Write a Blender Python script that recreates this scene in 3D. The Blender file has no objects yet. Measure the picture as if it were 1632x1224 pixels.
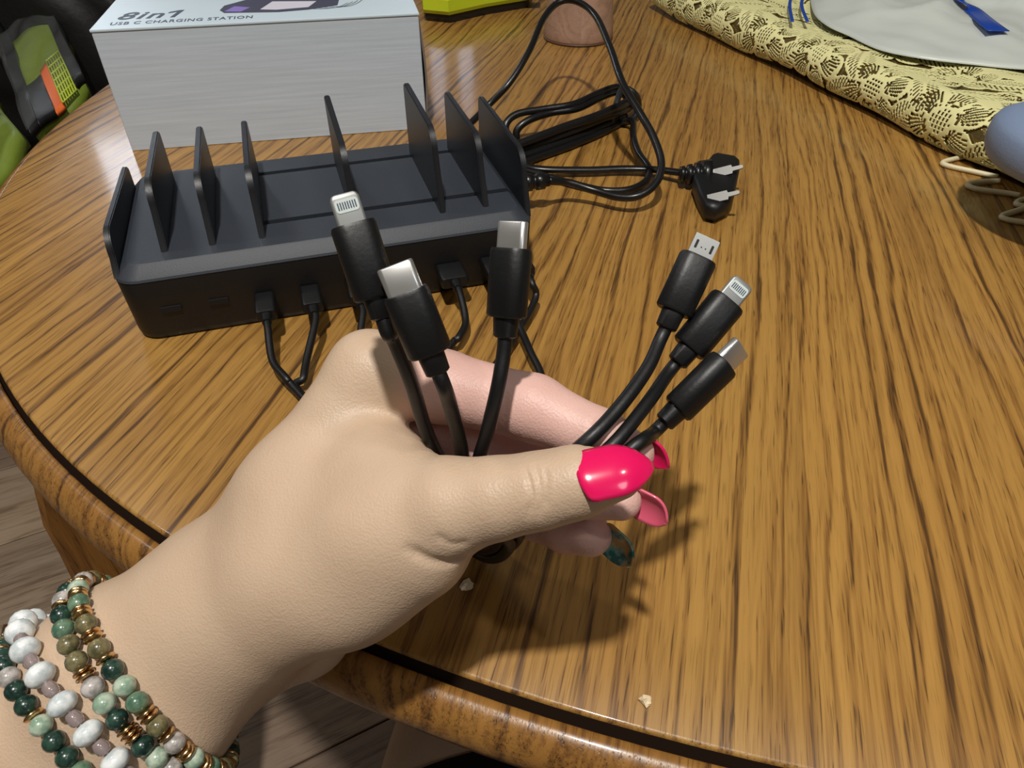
import bpy, bmesh, math, random
import numpy as np
from mathutils import Vector, Matrix

random.seed(7); np.random.seed(7)
S = bpy.context.scene
COL = S.collection

# ------------------------------------------------------------------ camera
FPX = 1150.0; CX, CY = 816.0, 612.0
PITCH = math.atan(FPX/1361.0); HC = 0.225          # table top is z = 0, metres
cF = np.array([0, math.cos(PITCH), -math.sin(PITCH)])
cU = np.array([0, math.sin(PITCH), math.cos(PITCH)])
cR = np.array([1.0, 0, 0]); cC = np.array([0, 0, HC])
cam_d = bpy.data.cameras.new('camera'); cam = bpy.data.objects.new('camera', cam_d); COL.objects.link(cam)
cam_d.sensor_width = 36.0; cam_d.lens = FPX/1632*36.0
cam_d.clip_start = 0.01; cam_d.clip_end = 50
cam.location = (0, 0, HC); cam.rotation_euler = (math.pi/2-PITCH, 0, 0)
S.camera = cam
def ray(x, y): return cF + cR*(x-CX)/FPX - cU*(y-CY)/FPX
def at(x, y, z=0.0):
    d = ray(x, y); return cC + d*(z-HC)/d[2]
def P(x, y, k): return cC + k*ray(x, y)

# ------------------------------------------------------------------ world, lights, exposure
S.view_settings.view_transform = 'Standard'; S.view_settings.look = 'None'
S.view_settings.gamma = 1.0; S.view_settings.exposure = -0.25
S.view_settings.use_curve_mapping = False
W = bpy.data.worlds.new('world'); S.world = W; W.use_nodes = True
W.node_tree.nodes['Background'].inputs[0].default_value = (0.9, 0.93, 1.0, 1)
W.node_tree.nodes['Background'].inputs[1].default_value = 0.15
def area(name, loc, target, size, power, col, size_y=None):
    l = bpy.data.lights.new(name, 'AREA'); o = bpy.data.objects.new(name, l); COL.objects.link(o)
    l.energy = power; l.color = col
    if size_y: l.shape = 'RECTANGLE'; l.size = size; l.size_y = size_y
    else: l.shape = 'DISK'; l.size = size
    o.location = loc
    o.rotation_euler = (Vector(target)-Vector(loc)).to_track_quat('-Z', 'Y').to_euler()
    return o
area('ceiling_lamp_light', (-0.10, -0.24, 1.60), (0.0, 0.25, 0), 0.075, 29.0, (1.0, 0.955, 0.89))
area('right_lamp_light', (0.68, -0.15, 1.60), (0.1, 0.3, 0), 0.11, 3.5, (1.0, 0.95, 0.87))
area('side_lamp_light', (-1.25, 0.75, 1.50), (-0.1, 0.4, 0), 0.14, 4.0, (1.0, 0.96, 0.90))
area('front_fill_light', (0.9, -1.1, 1.62), (0.3, 0.3, 0), 0.60, 5.0, (0.93, 0.96, 1.0))  # added soft fill for camera-facing sides, stands in for room ambient
area('window_light', (-1.46, 2.72, 1.06), (-0.2, 0.5, 0), 0.26, 4.6, (0.80, 0.88, 1.0), 0.44)

# ------------------------------------------------------------------ helpers
def link(name, me, mat=None, parent=None):
    o = bpy.data.objects.new(name, me); COL.objects.link(o)
    if mat: 
        if len(me.materials) == 0: me.materials.append(mat)
    if parent: o.parent = parent
    return o
def mesh(name, V, Fc, mat=None, parent=None, smooth=False):
    me = bpy.data.meshes.new(name); me.from_pydata([tuple(map(float, v)) for v in V], [], [tuple(int(i) for i in f) for f in Fc])
    me.validate(); me.update()
    if smooth: me.polygons.foreach_set('use_smooth', [True]*len(me.polygons))
    return link(name, me, mat, parent)
def frombm(name, bm, mat=None, parent=None, smooth=False):
    me = bpy.data.meshes.new(name); bmesh.ops.recalc_face_normals(bm, faces=bm.faces); bm.to_mesh(me); bm.free()
    if smooth: me.polygons.foreach_set('use_smooth', [True]*len(me.polygons))
    return link(name, me, mat, parent)
def tag(o, label, cat, group=None, kind=None):
    o['label'] = label; o['category'] = cat
    if group: o['group'] = group
    if kind: o['kind'] = kind
    return o
def empty(name, loc=(0, 0, 0), rz=0.0):
    o = bpy.data.objects.new(name, None); COL.objects.link(o); o.location = loc; o.rotation_euler = (0, 0, rz)
    o.empty_display_size = 0.02
    return o
def box_bm(lo, hi, bev=0.0, seg=2):
    bm = bmesh.new(); bmesh.ops.create_cube(bm, size=1)
    lo, hi = Vector(lo), Vector(hi)
    for v in bm.verts: v.co = Vector(((lo[i]+hi[i])/2 + v.co[i]*(hi[i]-lo[i])) for i in range(3))
    if bev: bmesh.ops.bevel(bm, geom=bm.edges[:], offset=bev, segments=seg, profile=0.6, affect='EDGES')
    return bm
def box(name, lo, hi, mat, parent=None, bev=0.0, seg=2, smooth=False):
    return frombm(name, box_bm(lo, hi, bev, seg), mat, parent, smooth)
def catmull(pts, n=8):
    p = [np.asarray(q, float) for q in pts]; p = [2*p[0]-p[1]] + p + [2*p[-1]-p[-2]]
    out = []
    for i in range(1, len(p)-2):
        for t in np.linspace(0, 1, n, endpoint=False):
            a, b, c, d = p[i-1:i+3]
            out.append(0.5*((2*b)+(c-a)*t+(2*a-5*b+4*c-d)*t*t+(3*b-a-3*c+d)*t**3))
    out.append(p[-2]); return out
def frames(path):
    path = [Vector(q) for q in path]; T = []
    for i in range(len(path)):
        a = path[max(0, i-1)]; b = path[min(len(path)-1, i+1)]; T.append((b-a).normalized())
    up = Vector((0, 0, 1)) if abs(T[0].z) < .9 else Vector((1, 0, 0))
    n = (up - T[0]*up.dot(T[0])).normalized(); N = []
    for t in T:
        n = (n - t*n.dot(t)); n = n.normalized() if n.length > 1e-6 else t.orthogonal().normalized(); N.append(n)
    return path, T, N
def tube_bm(path, r, seg=10, flat=1.0, bm=None):
    bm = bm or bmesh.new(); path, T, N = frames(path); rings = []
    for i, (p, t, n) in enumerate(zip(path, T, N)):
        b = t.cross(n); rr = r[i] if hasattr(r, '__len__') else r
        rings.append([bm.verts.new(p + n*math.cos(a)*rr*flat + b*math.sin(a)*rr) for a in [2*math.pi*j/seg for j in range(seg)]])
    for i in range(len(rings)-1):
        for j in range(seg):
            bm.faces.new((rings[i][j], rings[i][(j+1) % seg], rings[i+1][(j+1) % seg], rings[i+1][j]))
    bm.faces.new(rings[0][::-1]); bm.faces.new(rings[-1]); return bm
def tube(name, path, r, mat, parent=None, seg=10, flat=1.0):
    return frombm(name, tube_bm(path, r, seg, flat), mat, parent, True)
def lathe_bm(prof, seg=48, close=False):
    bm = bmesh.new(); rings = []
    for r, z in prof:
        if r < 1e-6: rings.append([bm.verts.new((0, 0, z))])
        else: rings.append([bm.verts.new((r*math.cos(2*math.pi*j/seg), r*math.sin(2*math.pi*j/seg), z)) for j in range(seg)])
    for a, b in zip(rings[:-1], rings[1:]):
        for j in range(seg):
            k = (j+1) % seg
            if len(a) == 1 and len(b) == 1: continue
            if len(a) == 1: bm.faces.new((a[0], b[k], b[j]))
            elif len(b) == 1: bm.faces.new((a[j], a[k], b[0]))
            else: bm.faces.new((a[j], a[k], b[k], b[j]))
    return bm
def rrect(w, h, r, n=4):
    out = []
    for cx, cy, a0 in ((w/2-r, h/2-r, 0), (-w/2+r, h/2-r, 90), (-w/2+r, -h/2+r, 180), (w/2-r, -h/2+r, 270)):
        for i in range(n+1):
            a = math.radians(a0 + 90*i/n); out.append((cx+r*math.cos(a), cy+r*math.sin(a)))
    return out
def loft_bm(sections, cap=True, bm=None):
    """sections: list of lists of 3D points with equal count"""
    bm = bm or bmesh.new(); rs = [[bm.verts.new(tuple(map(float, p))) for p in s] for s in sections]
    n = len(rs[0])
    for a, b in zip(rs[:-1], rs[1:]):
        for j in range(n): bm.faces.new((a[j], a[(j+1) % n], b[(j+1) % n], b[j]))
    if cap: bm.faces.new(rs[0][::-1]); bm.faces.new(rs[-1])
    return bm
def sharpen(o, ang=35):
    o.data.polygons.foreach_set('use_smooth', [True]*len(o.data.polygons))
    bm = bmesh.new(); bm.from_mesh(o.data)
    for e in bm.edges:
        if len(e.link_faces) == 2 and e.calc_face_angle(0) > math.radians(ang): e.smooth = False
    bm.to_mesh(o.data); bm.free(); return o

# ------------------------------------------------------------------ materials
def s2l(c): return tuple((x/12.92 if x <= .04045 else ((x+.055)/1.055)**2.4) for x in [v/255 for v in c])
def mat(name, rgb, rough=0.5, metal=0.0, spec=0.5, coat=0.0, trans=0.0, alpha=1.0, bump=0.0, bscale=200.0, var=0.0, vscale=40.0, sss=0.0, emit=0.0):
    m = bpy.data.materials.new(name); m.use_nodes = True; nt = m.node_tree; b = nt.nodes['Principled BSDF']
    c = s2l(rgb)
    b.inputs['Base Color'].default_value = (*c, 1); b.inputs['Roughness'].default_value = rough; b.inputs['Metallic'].default_value = metal
    b.inputs['Specular IOR Level'].default_value = spec; b.inputs['Coat Weight'].default_value = coat; b.inputs['Coat Roughness'].default_value = .08
    b.inputs['Transmission Weight'].default_value = trans; b.inputs['Alpha'].default_value = alpha
    if sss: b.inputs['Subsurface Weight'].default_value = sss; b.inputs['Subsurface Radius'].default_value = (1, .35, .2); b.inputs['Subsurface Scale'].default_value = .004
    if emit: b.inputs['Emission Color'].default_value = (*c, 1); b.inputs['Emission Strength'].default_value = emit
    tc = nt.nodes.new('ShaderNodeTexCoord')
    if var:
        n = nt.nodes.new('ShaderNodeTexNoise'); n.inputs['Scale'].default_value = vscale; n.inputs['Detail'].default_value = 4
        nt.links.new(tc.outputs['Object'], n.inputs['Vector'])
        mx = nt.nodes.new('ShaderNodeMix'); mx.data_type = 'RGBA'
        mx.inputs[6].default_value = (*[x*(1-var) for x in c], 1); mx.inputs[7].default_value = (*[min(1, x*(1+var)) for x in c], 1)
        nt.links.new(n.outputs['Fac'], mx.inputs[0]); nt.links.new(mx.outputs[2], b.inputs['Base Color'])
    if bump:
        n = nt.nodes.new('ShaderNodeTexNoise'); n.inputs['Scale'].default_value = bscale; n.inputs['Detail'].default_value = 3
        nt.links.new(tc.outputs['Object'], n.inputs['Vector'])
        bp = nt.nodes.new('ShaderNodeBump'); bp.inputs['Strength'].default_value = bump; bp.inputs['Distance'].default_value = .001
        nt.links.new(n.outputs['Fac'], bp.inputs['Height']); nt.links.new(bp.outputs['Normal'], b.inputs['Normal'])
    return m
class NT:
    """small node-graph helper"""
    def __init__(s, m): s.m = m; s.t = m.node_tree
    def n(s, typ, **kw):
        nd = s.t.nodes.new(typ)
        for k, v in kw.items():
            if k.startswith('_'): setattr(nd, k[1:], v)
            else: nd.inputs[k].default_value = v
        return nd
    def l(s, a, b): s.t.links.new(a, b)
    def math(s, op, a, b=0.0, c=None):
        nd = s.t.nodes.new('ShaderNodeMath'); nd.operation = op
        for i, v in enumerate((a, b) if c is None else (a, b, c)):
            if isinstance(v, (int, float)): nd.inputs[i].default_value = v
            else: s.l(v, nd.inputs[i])
        return nd.outputs[0]
    def mix(s, f, a, b, typ='MIX'):
        nd = s.t.nodes.new('ShaderNodeMix'); nd.data_type = 'RGBA'; nd.blend_type = typ
        for i, v in ((0, f), (6, a), (7, b)):
            if isinstance(v, (int, float)): nd.inputs[i].default_value = v
            elif isinstance(v, tuple): nd.inputs[i].default_value = (*v, 1)
            else: s.l(v, nd.inputs[i])
        return nd.outputs[2]
    def ramp(s, f, stops):
        nd = s.t.nodes.new('ShaderNodeValToRGB'); e = nd.color_ramp.elements
        while len(e) < len(stops): e.new(.5)
        for x, (p, c) in zip(e, stops): x.position = p; x.color = (*c, 1) if isinstance(c, tuple) else (c, c, c, 1)
        s.l(f, nd.inputs[0]); return nd.outputs[0]
def wood(name, light, mid, dark, rot, period=.007, board=.11, pores=1.0, rough=.28, coat=.25, amp=5.0, bumpk=.25, axis_scale=(1, 1)):
    m = bpy.data.materials.new(name); m.use_nodes = True; g = NT(m); b = m.node_tree.nodes['Principled BSDF']
    tc = g.n('ShaderNodeTexCoord'); mp = g.n('ShaderNodeMapping'); mp.inputs['Rotation'].default_value = rot; g.l(tc.outputs['Object'], mp.inputs['Vector'])
    sx = g.n('ShaderNodeSeparateXYZ'); g.l(mp.outputs[0], sx.inputs[0]); X, Y, Z = sx.outputs
    bi = g.math('FLOOR', g.math('DIVIDE', X, board)); 
    wn = g.n('ShaderNodeTexWhiteNoise', _noise_dimensions='1D'); g.l(bi, wn.inputs['W']); rnd = wn.outputs['Value']
    def vec(kx, ky, off=0.0):
        c = g.n('ShaderNodeCombineXYZ'); g.l(g.math('MULTIPLY', X, kx), c.inputs[0]); g.l(g.math('ADD', g.math('MULTIPLY', Y, ky), g.math('MULTIPLY', rnd, 37.0)), c.inputs[1])
        g.l(g.math('ADD', g.math('MULTIPLY', Z, kx), off), c.inputs[2]); return c.outputs[0]
    def noise(v, det=2, rough=.5):
        n = g.n('ShaderNodeTexNoise', Scale=1.0, Detail=det, Roughness=rough); g.l(v, n.inputs['Vector']); return n.outputs['Fac']
    big = noise(vec(13, 2.1), 1.5); wob = noise(vec(60, 9.0, 3.3), 2)
    ph = g.math('ADD', g.math('ADD', g.math('DIVIDE', X, period), g.math('MULTIPLY', big, amp*2.4)), g.math('MULTIPLY', wob, 2.4))
    n1 = g.n('ShaderNodeTexNoise', _noise_dimensions='1D', Scale=1.0, Detail=1.5, Roughness=.6); g.l(ph, n1.inputs['W'])
    ring = n1.outputs['Fac']
    fine = noise(vec(420, 14, 7.7), 3, .6)
    tone = noise(vec(20, 1.6, 11.), 2)
    fine2 = noise(vec(900, 24, 2.2), 2, .6)
    ragged = g.math('ADD', g.math('ADD', ring, g.math('MULTIPLY', g.math('SUBTRACT', fine, .5), .62)), g.math('MULTIPLY', g.math('SUBTRACT', fine2, .5), .42))
    base = g.ramp(ragged, [(.22, dark), (.38, mid), (.56, light), (.80, tuple(x*1.10 for x in light))])
    base = g.mix(g.math('MULTIPLY', g.math('SUBTRACT', tone, .3), 1.1), base, g.mix(1.0, base, (.72, .60, .48), 'MULTIPLY'))
    pa_ = g.math('ADD', noise(vec(34, 2.6, 21.), 2.5), g.math('MULTIPLY', g.math('SUBTRACT', fine, .5), .5))
    base = g.mix(g.math('MULTIPLY', g.ramp(pa_, [(.60, 0.0), (.74, 1.0)]), .55*pores), base, g.mix(1.0, base, (.52, .46, .46), 'MULTIPLY'))
    po = noise(vec(1500, 52, 5.), 1.0)
    pmask = g.ramp(po, [(.60, 0.0), (.68, 1.0)])
    latew = g.ramp(ragged, [(.38, 1.0), (.60, .25)])
    pf = g.math('MULTIPLY', g.math('MULTIPLY', pmask, latew), .75*pores)
    base = g.mix(pf, base, tuple(x*.45 for x in dark))
    tv = g.math('ADD', .90, g.math('MULTIPLY', rnd, .18))
    cc = g.n('ShaderNodeCombineXYZ'); [g.l(tv, cc.inputs[i]) for i in range(3)]
    base = g.mix(1.0, base, cc.outputs[0], 'MULTIPLY')
    g.l(base, b.inputs['Base Color'])
    b.inputs['Roughness'].default_value = rough; b.inputs['Coat Weight'].default_value = coat; b.inputs['Coat Roughness'].default_value = .10
    h = g.math('ADD', g.math('MULTIPLY', pmask, -.6), g.math('MULTIPLY', ragged, .9))
    bp = g.n('ShaderNodeBump', Strength=bumpk, Distance=.0006); g.l(h, bp.inputs['Height']); g.l(bp.outputs[0], b.inputs['Normal'])
    return m
GRAIN = math.radians(14.9)
M = {}
M['oak'] = wood('oak_top', s2l((174, 132, 66)), s2l((147, 106, 50)), s2l((88, 61, 29)), (0, 0, GRAIN), period=.0048, amp=3.2, rough=.42, coat=.34)
M['oak_edge'] = wood('oak_edge', s2l((156, 112, 54)), s2l((128, 88, 42)), s2l((78, 52, 26)), (0, 0, GRAIN), period=.006, amp=3.2, rough=.36, coat=.12)
M['oak_leg'] = wood('oak_leg', s2l((158, 108, 46)), s2l((140, 92, 38)), s2l((104, 66, 28)), (math.pi/2, 0, 0), period=.012)
M['groove'] = mat('groove_dark', (28, 17, 10), .9, spec=.1)
M['black'] = mat('black_plastic', (26, 28, 32), .42, bump=.12, bscale=1800)
M['black_lid'] = mat('black_satin_lid', (48, 53, 61), .52, bump=.15, bscale=2200)
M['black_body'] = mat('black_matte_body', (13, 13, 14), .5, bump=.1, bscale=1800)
M['black_rubber'] = mat('black_cable_rubber', (14, 15, 17), .45, bump=.06, bscale=900)
M['cord'] = mat('black_cord_vinyl', (20, 20, 21), .30, bump=.05, bscale=500)
M['hole'] = mat('port_hole', (5, 5, 6), .7)
M['steel'] = mat('nickel_shell', (208, 208, 206), .30, .85, var=.05, vscale=300)
M['prong'] = mat('prong_metal', (120, 120, 118), .42, .8)
M['steel_dark'] = mat('shell_inside', (28, 27, 26), .4, .4)
M['light_tip'] = mat('lightning_white_metal', (150, 152, 150), .45, .6)
M['contact'] = mat('contact_pad', (205, 214, 210), .35, .2)
M['contact_gold'] = mat('contact_gold', (150, 140, 110), .3, .9)
M['card_white'] = mat('box_white_print', (204, 222, 233), .38, var=.02)
M['card_grey'] = None
M['ink'] = mat('print_ink', (62, 74, 92), .5)
M['ink_dark'] = mat('print_dark', (70, 72, 92), .45)
M['ink_purple'] = mat('print_purple', (140, 120, 200), .45)
M['ink_white'] = mat('print_highlight', (214, 212, 226), .45)
# corrugated cardboard side
m = mat('box_card_side', (188, 188, 190), .75); g = NT(m); tc = g.n('ShaderNodeTexCoord'); sx = g.n('ShaderNodeSeparateXYZ'); g.l(tc.outputs['Object'], sx.inputs[0])
cv = g.n('ShaderNodeCombineXYZ'); g.l(g.math('MULTIPLY', sx.outputs[0], 14.0), cv.inputs[0]); g.l(g.math('MULTIPLY', sx.outputs[2], 420.0), cv.inputs[2])
nz = g.n('ShaderNodeTexNoise', Scale=1.0, Detail=3.0); g.l(cv.outputs[0], nz.inputs['Vector'])
bs = m.node_tree.nodes['Principled BSDF']; g.l(g.ramp(nz.outputs['Fac'], [(.3, s2l((188, 200, 212))), (.7, s2l((200, 212, 224)))]), bs.inputs['Base Color'])
bp = g.n('ShaderNodeBump', Strength=.2, Distance=.0005); g.l(nz.outputs['Fac'], bp.inputs['Height']); g.l(bp.outputs[0], bs.inputs['Normal'])
M['card_grey'] = m
M['card_edge'] = mat('card_edge', (120, 110, 100), .8)

# ------------------------------------------------------------------ room shell
FLOOR_Z = -0.745
M['wall'] = mat('wall_paint', (150, 146, 140), .8, bump=.1, bscale=60)
M['ceil'] = mat('ceiling_paint', (200, 199, 196), .85, bump=.1, bscale=80)
M['window'] = mat('window_glow', (214, 228, 255), .3, emit=7.0)
M['frame'] = mat('window_frame', (220, 218, 212), .5)
def struct(o): o['kind'] = 'structure'; return o
XL, XR, YF, YB, ZC = -2.1, 2.4, -1.5, 3.1, 1.70
struct(box('wall_back', (XL-.1, YB, FLOOR_Z), (XR+.1, YB+.1, ZC), M['wall']))
struct(box('wall_left', (XL-.1, YF, FLOOR_Z), (XL, YB, ZC), M['wall']))
struct(box('wall_right', (XR, YF, FLOOR_Z), (XR+.1, YB, ZC), M['wall']))
struct(box('wall_front', (XL-.1, YF-.1, FLOOR_Z), (XR+.1, YF, ZC), M['wall']))
struct(box('ceiling', (XL-.1, YF-.1, ZC), (XR+.1, YB+.1, ZC+.1), M['ceil']))
floor = struct(box('floor', (XL-.1, YF-.1, FLOOR_Z-.05), (XR+.1, YB+.1, FLOOR_Z-.012), mat('floor_joint', (52, 44, 38), .8)))
# vinyl plank floor: planks share one mesh, colour varies per plank
pm = wood('floor_plank', s2l((206, 190, 172)), s2l((182, 164, 146)), s2l((136, 118, 102)), (0, 0, 0), period=.03, board=9.0, pores=.35, rough=.45, coat=.05, amp=3.0, bumpk=.12)
g = NT(pm); oi = g.n('ShaderNodeObjectInfo'); b_ = pm.node_tree.nodes['Principled BSDF']; src = b_.inputs['Base Color'].links[0].from_socket
rr = g.ramp(oi.outputs['Random'], [(0.0, s2l((176, 165, 158))), (.5, s2l((215, 208, 198))), (1.0, s2l((246, 236, 222)))])
g.l(g.mix(1.0, src, rr, 'MULTIPLY'), b_.inputs['Base Color'])
PW, PL = .19, 1.22; pang = math.radians(-62)
pb = box_bm((-PW/2+.0012, -PL/2+.0012, -.010), (PW/2-.0012, PL/2-.0012, 0), .0012, 1)
pme = bpy.data.meshes.new('plank'); pb.to_mesh(pme); pb.free(); pme.materials.append(pm)
ca, sa = math.cos(pang), math.sin(pang)
def clip_poly(poly, xl, xr, yf, yb):
    for ax_, lim, sg in ((0, xl, 1), (0, xr, -1), (1, yf, 1), (1, yb, -1)):
        out = []
        for a, b in zip(poly, poly[1:]+poly[:1]):
            da, db = sg*(a[ax_]-lim), sg*(b[ax_]-lim)
            if da >= 0: out.append(a)
            if da*db < 0: t = da/(da-db); out.append((a[0]+(b[0]-a[0])*t, a[1]+(b[1]-a[1])*t))
        poly = out
        if len(poly) < 3: return []
    return poly
for i in range(-22, 23):
    for j in range(-4, 5):
        lx = i*PW; ly = (j + ((i*0.37) % 1))*PL
        x = .1 + lx*ca - ly*sa; y = .7 + lx*sa + ly*ca
        cor = [(x+a*(PW/2-.0012)*ca-b*(PL/2-.0012)*sa, y+a*(PW/2-.0012)*sa+b*(PL/2-.0012)*ca) for a, b in ((-1, -1), (1, -1), (1, 1), (-1, 1))]
        pl_ = clip_poly(cor, XL+.003, XR-.003, YF+.003, YB-.003)
        if len(pl_) < 3: continue
        if pl_ == cor or len(pl_) == 4 and all(abs(a[0]-b[0])+abs(a[1]-b[1]) < 1e-9 for a, b in zip(pl_, cor)):
            o = link('plank', pme, None, floor); o.location = (x, y, FLOOR_Z); o.rotation_euler = (0, 0, pang)
        else:
            lp_ = [((a-x)*ca+(b-y)*sa, -(a-x)*sa+(b-y)*ca) for a, b in pl_]
            o = frombm('plank', loft_bm([[(a, b, -.010) for a, b in lp_], [(a, b, 0) for a, b in lp_]]), pm, floor); o.location = (x, y, FLOOR_Z); o.rotation_euler = (0, 0, pang)
# windows whose reflections show on the varnish
def window(name, cx, cz, w, h, cols, rows):
    r = empty(name, (cx, YB-.006, cz)); struct(r)
    box('pane', (-w/2, -.004, -h/2), (w/2, .0, h/2), M['window'], r)
    for i in range(cols+1):
        x = -w/2 + w*i/cols; box('mullion', (x-.028, -.03, -h/2-.03), (x+.028, -.004, h/2+.03), M['frame'], r)
    for j in range(rows+1):
        z = -h/2+h*j/rows; box('slat', (-w/2-.03, -.022, z-.010), (w/2+.03, -.006, z+.010), M['frame'], r)
    return r
window('window_1', -.30, .74, .34, .30, 3, 8)
# lamp housings on the ceiling
for nm, (x, y), lab in (('ceiling_lamp', (-.10, -.24), 'round white flush ceiling lamp above the near table edge'), ('ceiling_lamp', (.68, -.15), 'round white flush ceiling lamp to the right above the table')):
    lp = empty(nm, (x, y, ZC)); tag(lp, lab, 'lamp')
    frombm('lamp_rim', lathe_bm([(.0, -.002), (.11, -.002), (.115, -.03), (.105, -.075), (.085, -.075), (.075, -.035), (.0, -.035)], 40), M['frame'], lp, True)

# ------------------------------------------------------------------ table
TC = (.26, .72)
def TR(th): d = th-math.radians(219); return .6625+.0158*math.cos(4*d)+.007*math.sin(d)      # softly squared round top
table = empty('dining_table', (TC[0], TC[1], FLOOR_Z)); tag(table, 'rounded honey oak dining table with dark groove around rounded rim', 'table')
def polar_bm(prof, seg=260):
    """prof: (offset from the top's edge, z); an offset of None is the centre"""
    bm = bmesh.new(); rings = []
    for dr, z in prof:
        if dr is None: rings.append([bm.verts.new((0, 0, z))]*seg); continue
        rings.append([bm.verts.new(((TR(a)+dr)*math.cos(a), (TR(a)+dr)*math.sin(a), z)) for a in [2*math.pi*k/seg for k in range(seg)]])
    for a, b in zip(rings[:-1], rings[1:]):
        for k in range(seg):
            f = []
            for v in (a[k], a[(k+1) % seg], b[(k+1) % seg], b[k]):
                if v not in f: f.append(v)
            bm.faces.new(f)
    return bm
def tbl(name, bm, m, smooth=True, off=-FLOOR_Z):
    o = frombm(name, bm, m, table, smooth); o.location = (0, 0, off); return o
top = tbl('table_top', polar_bm([(None, 0), (-.03, 0), (-.0014, 0), (-.0005, -.0003), (0, -.0010), (0, -.0060), (-.004, -.027), (None, -.027)]), M['oak']); sharpen(top, 40)
tbl('rim_groove', polar_bm([(-.0005, -.0014), (.0003, -.0016), (.0004, -.0080), (.0032, -.0080), (.0032, -.018), (-.0005, -.018)]), M['groove'])
prof = [(.0022, -.018), (.0022, -.0052), (.0030, -.0040), (.0060, -.0042), (.0090, -.0058), (.0120, -.0090), (.0138, -.0130), (.0143, -.0172), (.0134, -.0214), (.0108, -.0246), (.006, -.0270), (-.02, -.0285), (-.02, -.027)]
rim = tbl('table_rim', polar_bm(prof), M['oak_edge'])
tbl('apron', polar_bm([(-.09, -.027), (-.09, -.10), (-.112, -.10), (-.112, -.027)]), M['oak_leg'], False)
def post_leg(az):
    secs = []
    for t in np.linspace(0, 1, 24):
        z = -.028 + (FLOOR_Z+.028)*t
        r = float(np.interp(-z, [.028, .06, .10, .15, .25, .4, .745], [.600, .635, .668, .684, .693, .700, .725]))
        w = .0165*(1+.8*math.exp(-(t/.12)**2)); d = .019*(1+.8*math.exp(-(t/.12)**2))
        c = np.array([r*math.cos(az), r*math.sin(az), z]); er = np.array([math.cos(az), math.sin(az), 0]); et = np.array([-math.sin(az), math.cos(az), 0])
        secs.append([c+er*a*d+et*b*w for a, b in ((-1, -.85), (-.85, -1), (.85, -1), (1, -.85), (1, .85), (.85, 1), (-.85, 1), (-1, .85))])
    o = sharpen(frombm('leg', loft_bm(secs), M['oak_leg'], table), 30); o.location = (0, 0, -FLOOR_Z); return o
for a in (215, 305, 35, 125): post_leg(math.radians(a))

# ------------------------------------------------------------------ charging station (local frame: u along, v back, z up)
YAW = math.radians(17.3); cs, sn = math.cos(YAW), math.sin(YAW)
def L2W(u, v, z=0.0): return np.array([u*cs - v*sn, u*sn + v*cs, z])
U0, U1, V0, V1 = -.0962, .1200, .3415, .4640
st = empty('charging_station', tuple(L2W(U0, V0)), YAW); tag(st, 'black desktop charging station with upright dividers beside white box', 'charger')
LX, LY = U1-U0, V1-V0
def rr_sec(x0, x1, y0, y1, r, z, n=6):
    return [((x0+x1)/2+a, (y0+y1)/2+b, z) for a, b in rrect(x1-x0, y1-y0, r, n)]
secs = []
for z, ins in ((0.0, .0030), (.0012, .0016), (.004, .0010), (.034, 0.0), (.0352, .0004)):
    secs.append(rr_sec(ins, LX-ins, ins, LY-ins, .011, z))
sharpen(frombm('body', loft_bm(secs), M['black_body'], st), 50)
ZL = .042
secs = [rr_sec(-.0002, LX+.0002, -.0002, LY+.0002, .0112, .0350), rr_sec(.0004, LX-.0004, .0004, LY-.0004, .0108, .0362), rr_sec(.0058, LX-.0058, .0052, LY-.0052, .008, .0414), rr_sec(.0068, LX-.0068, .0062, LY-.0062, .0075, ZL)]
lid = frombm('lid', loft_bm(secs), M['black_lid'], st); sharpen(lid, 20)
# two sunken rails on the right part of the lid: cut as real slots
def slot(v, u_a, u_b, w=.0045, d=.006):
    bm = box_bm((u_a-U0, v-V0-w/2, ZL-d), (u_b-U0, v-V0+w/2, ZL+.01)); c = frombm('cutter', bm, None, st); return c
cut = [slot(.3735, -.024, .1160), slot(.4375, -.024, .1160)]
for c in cut:
    md = lid.modifiers.new('slot', 'BOOLEAN'); md.operation = 'DIFFERENCE'; md.object = c; md.solver = 'EXACT'
bpy.context.view_layer.update()
dg = bpy.context.evaluated_depsgraph_get()
me = bpy.data.meshes.new_from_object(lid.evaluated_get(dg)); lid.modifiers.clear(); lid.data = me
for c in cut: bpy.data.objects.remove(c)
lid.data.polygons.foreach_set('use_smooth', [False]*len(lid.data.polygons)); sharpen(lid, 16)
for v in (.3735, .4375): box('rail_channel', (-.024-U0+.0002, v-V0-.0021, ZL-.0062), (.1160-U0-.0002, v-V0+.0021, ZL-.0045), M['hole'], st)
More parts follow.
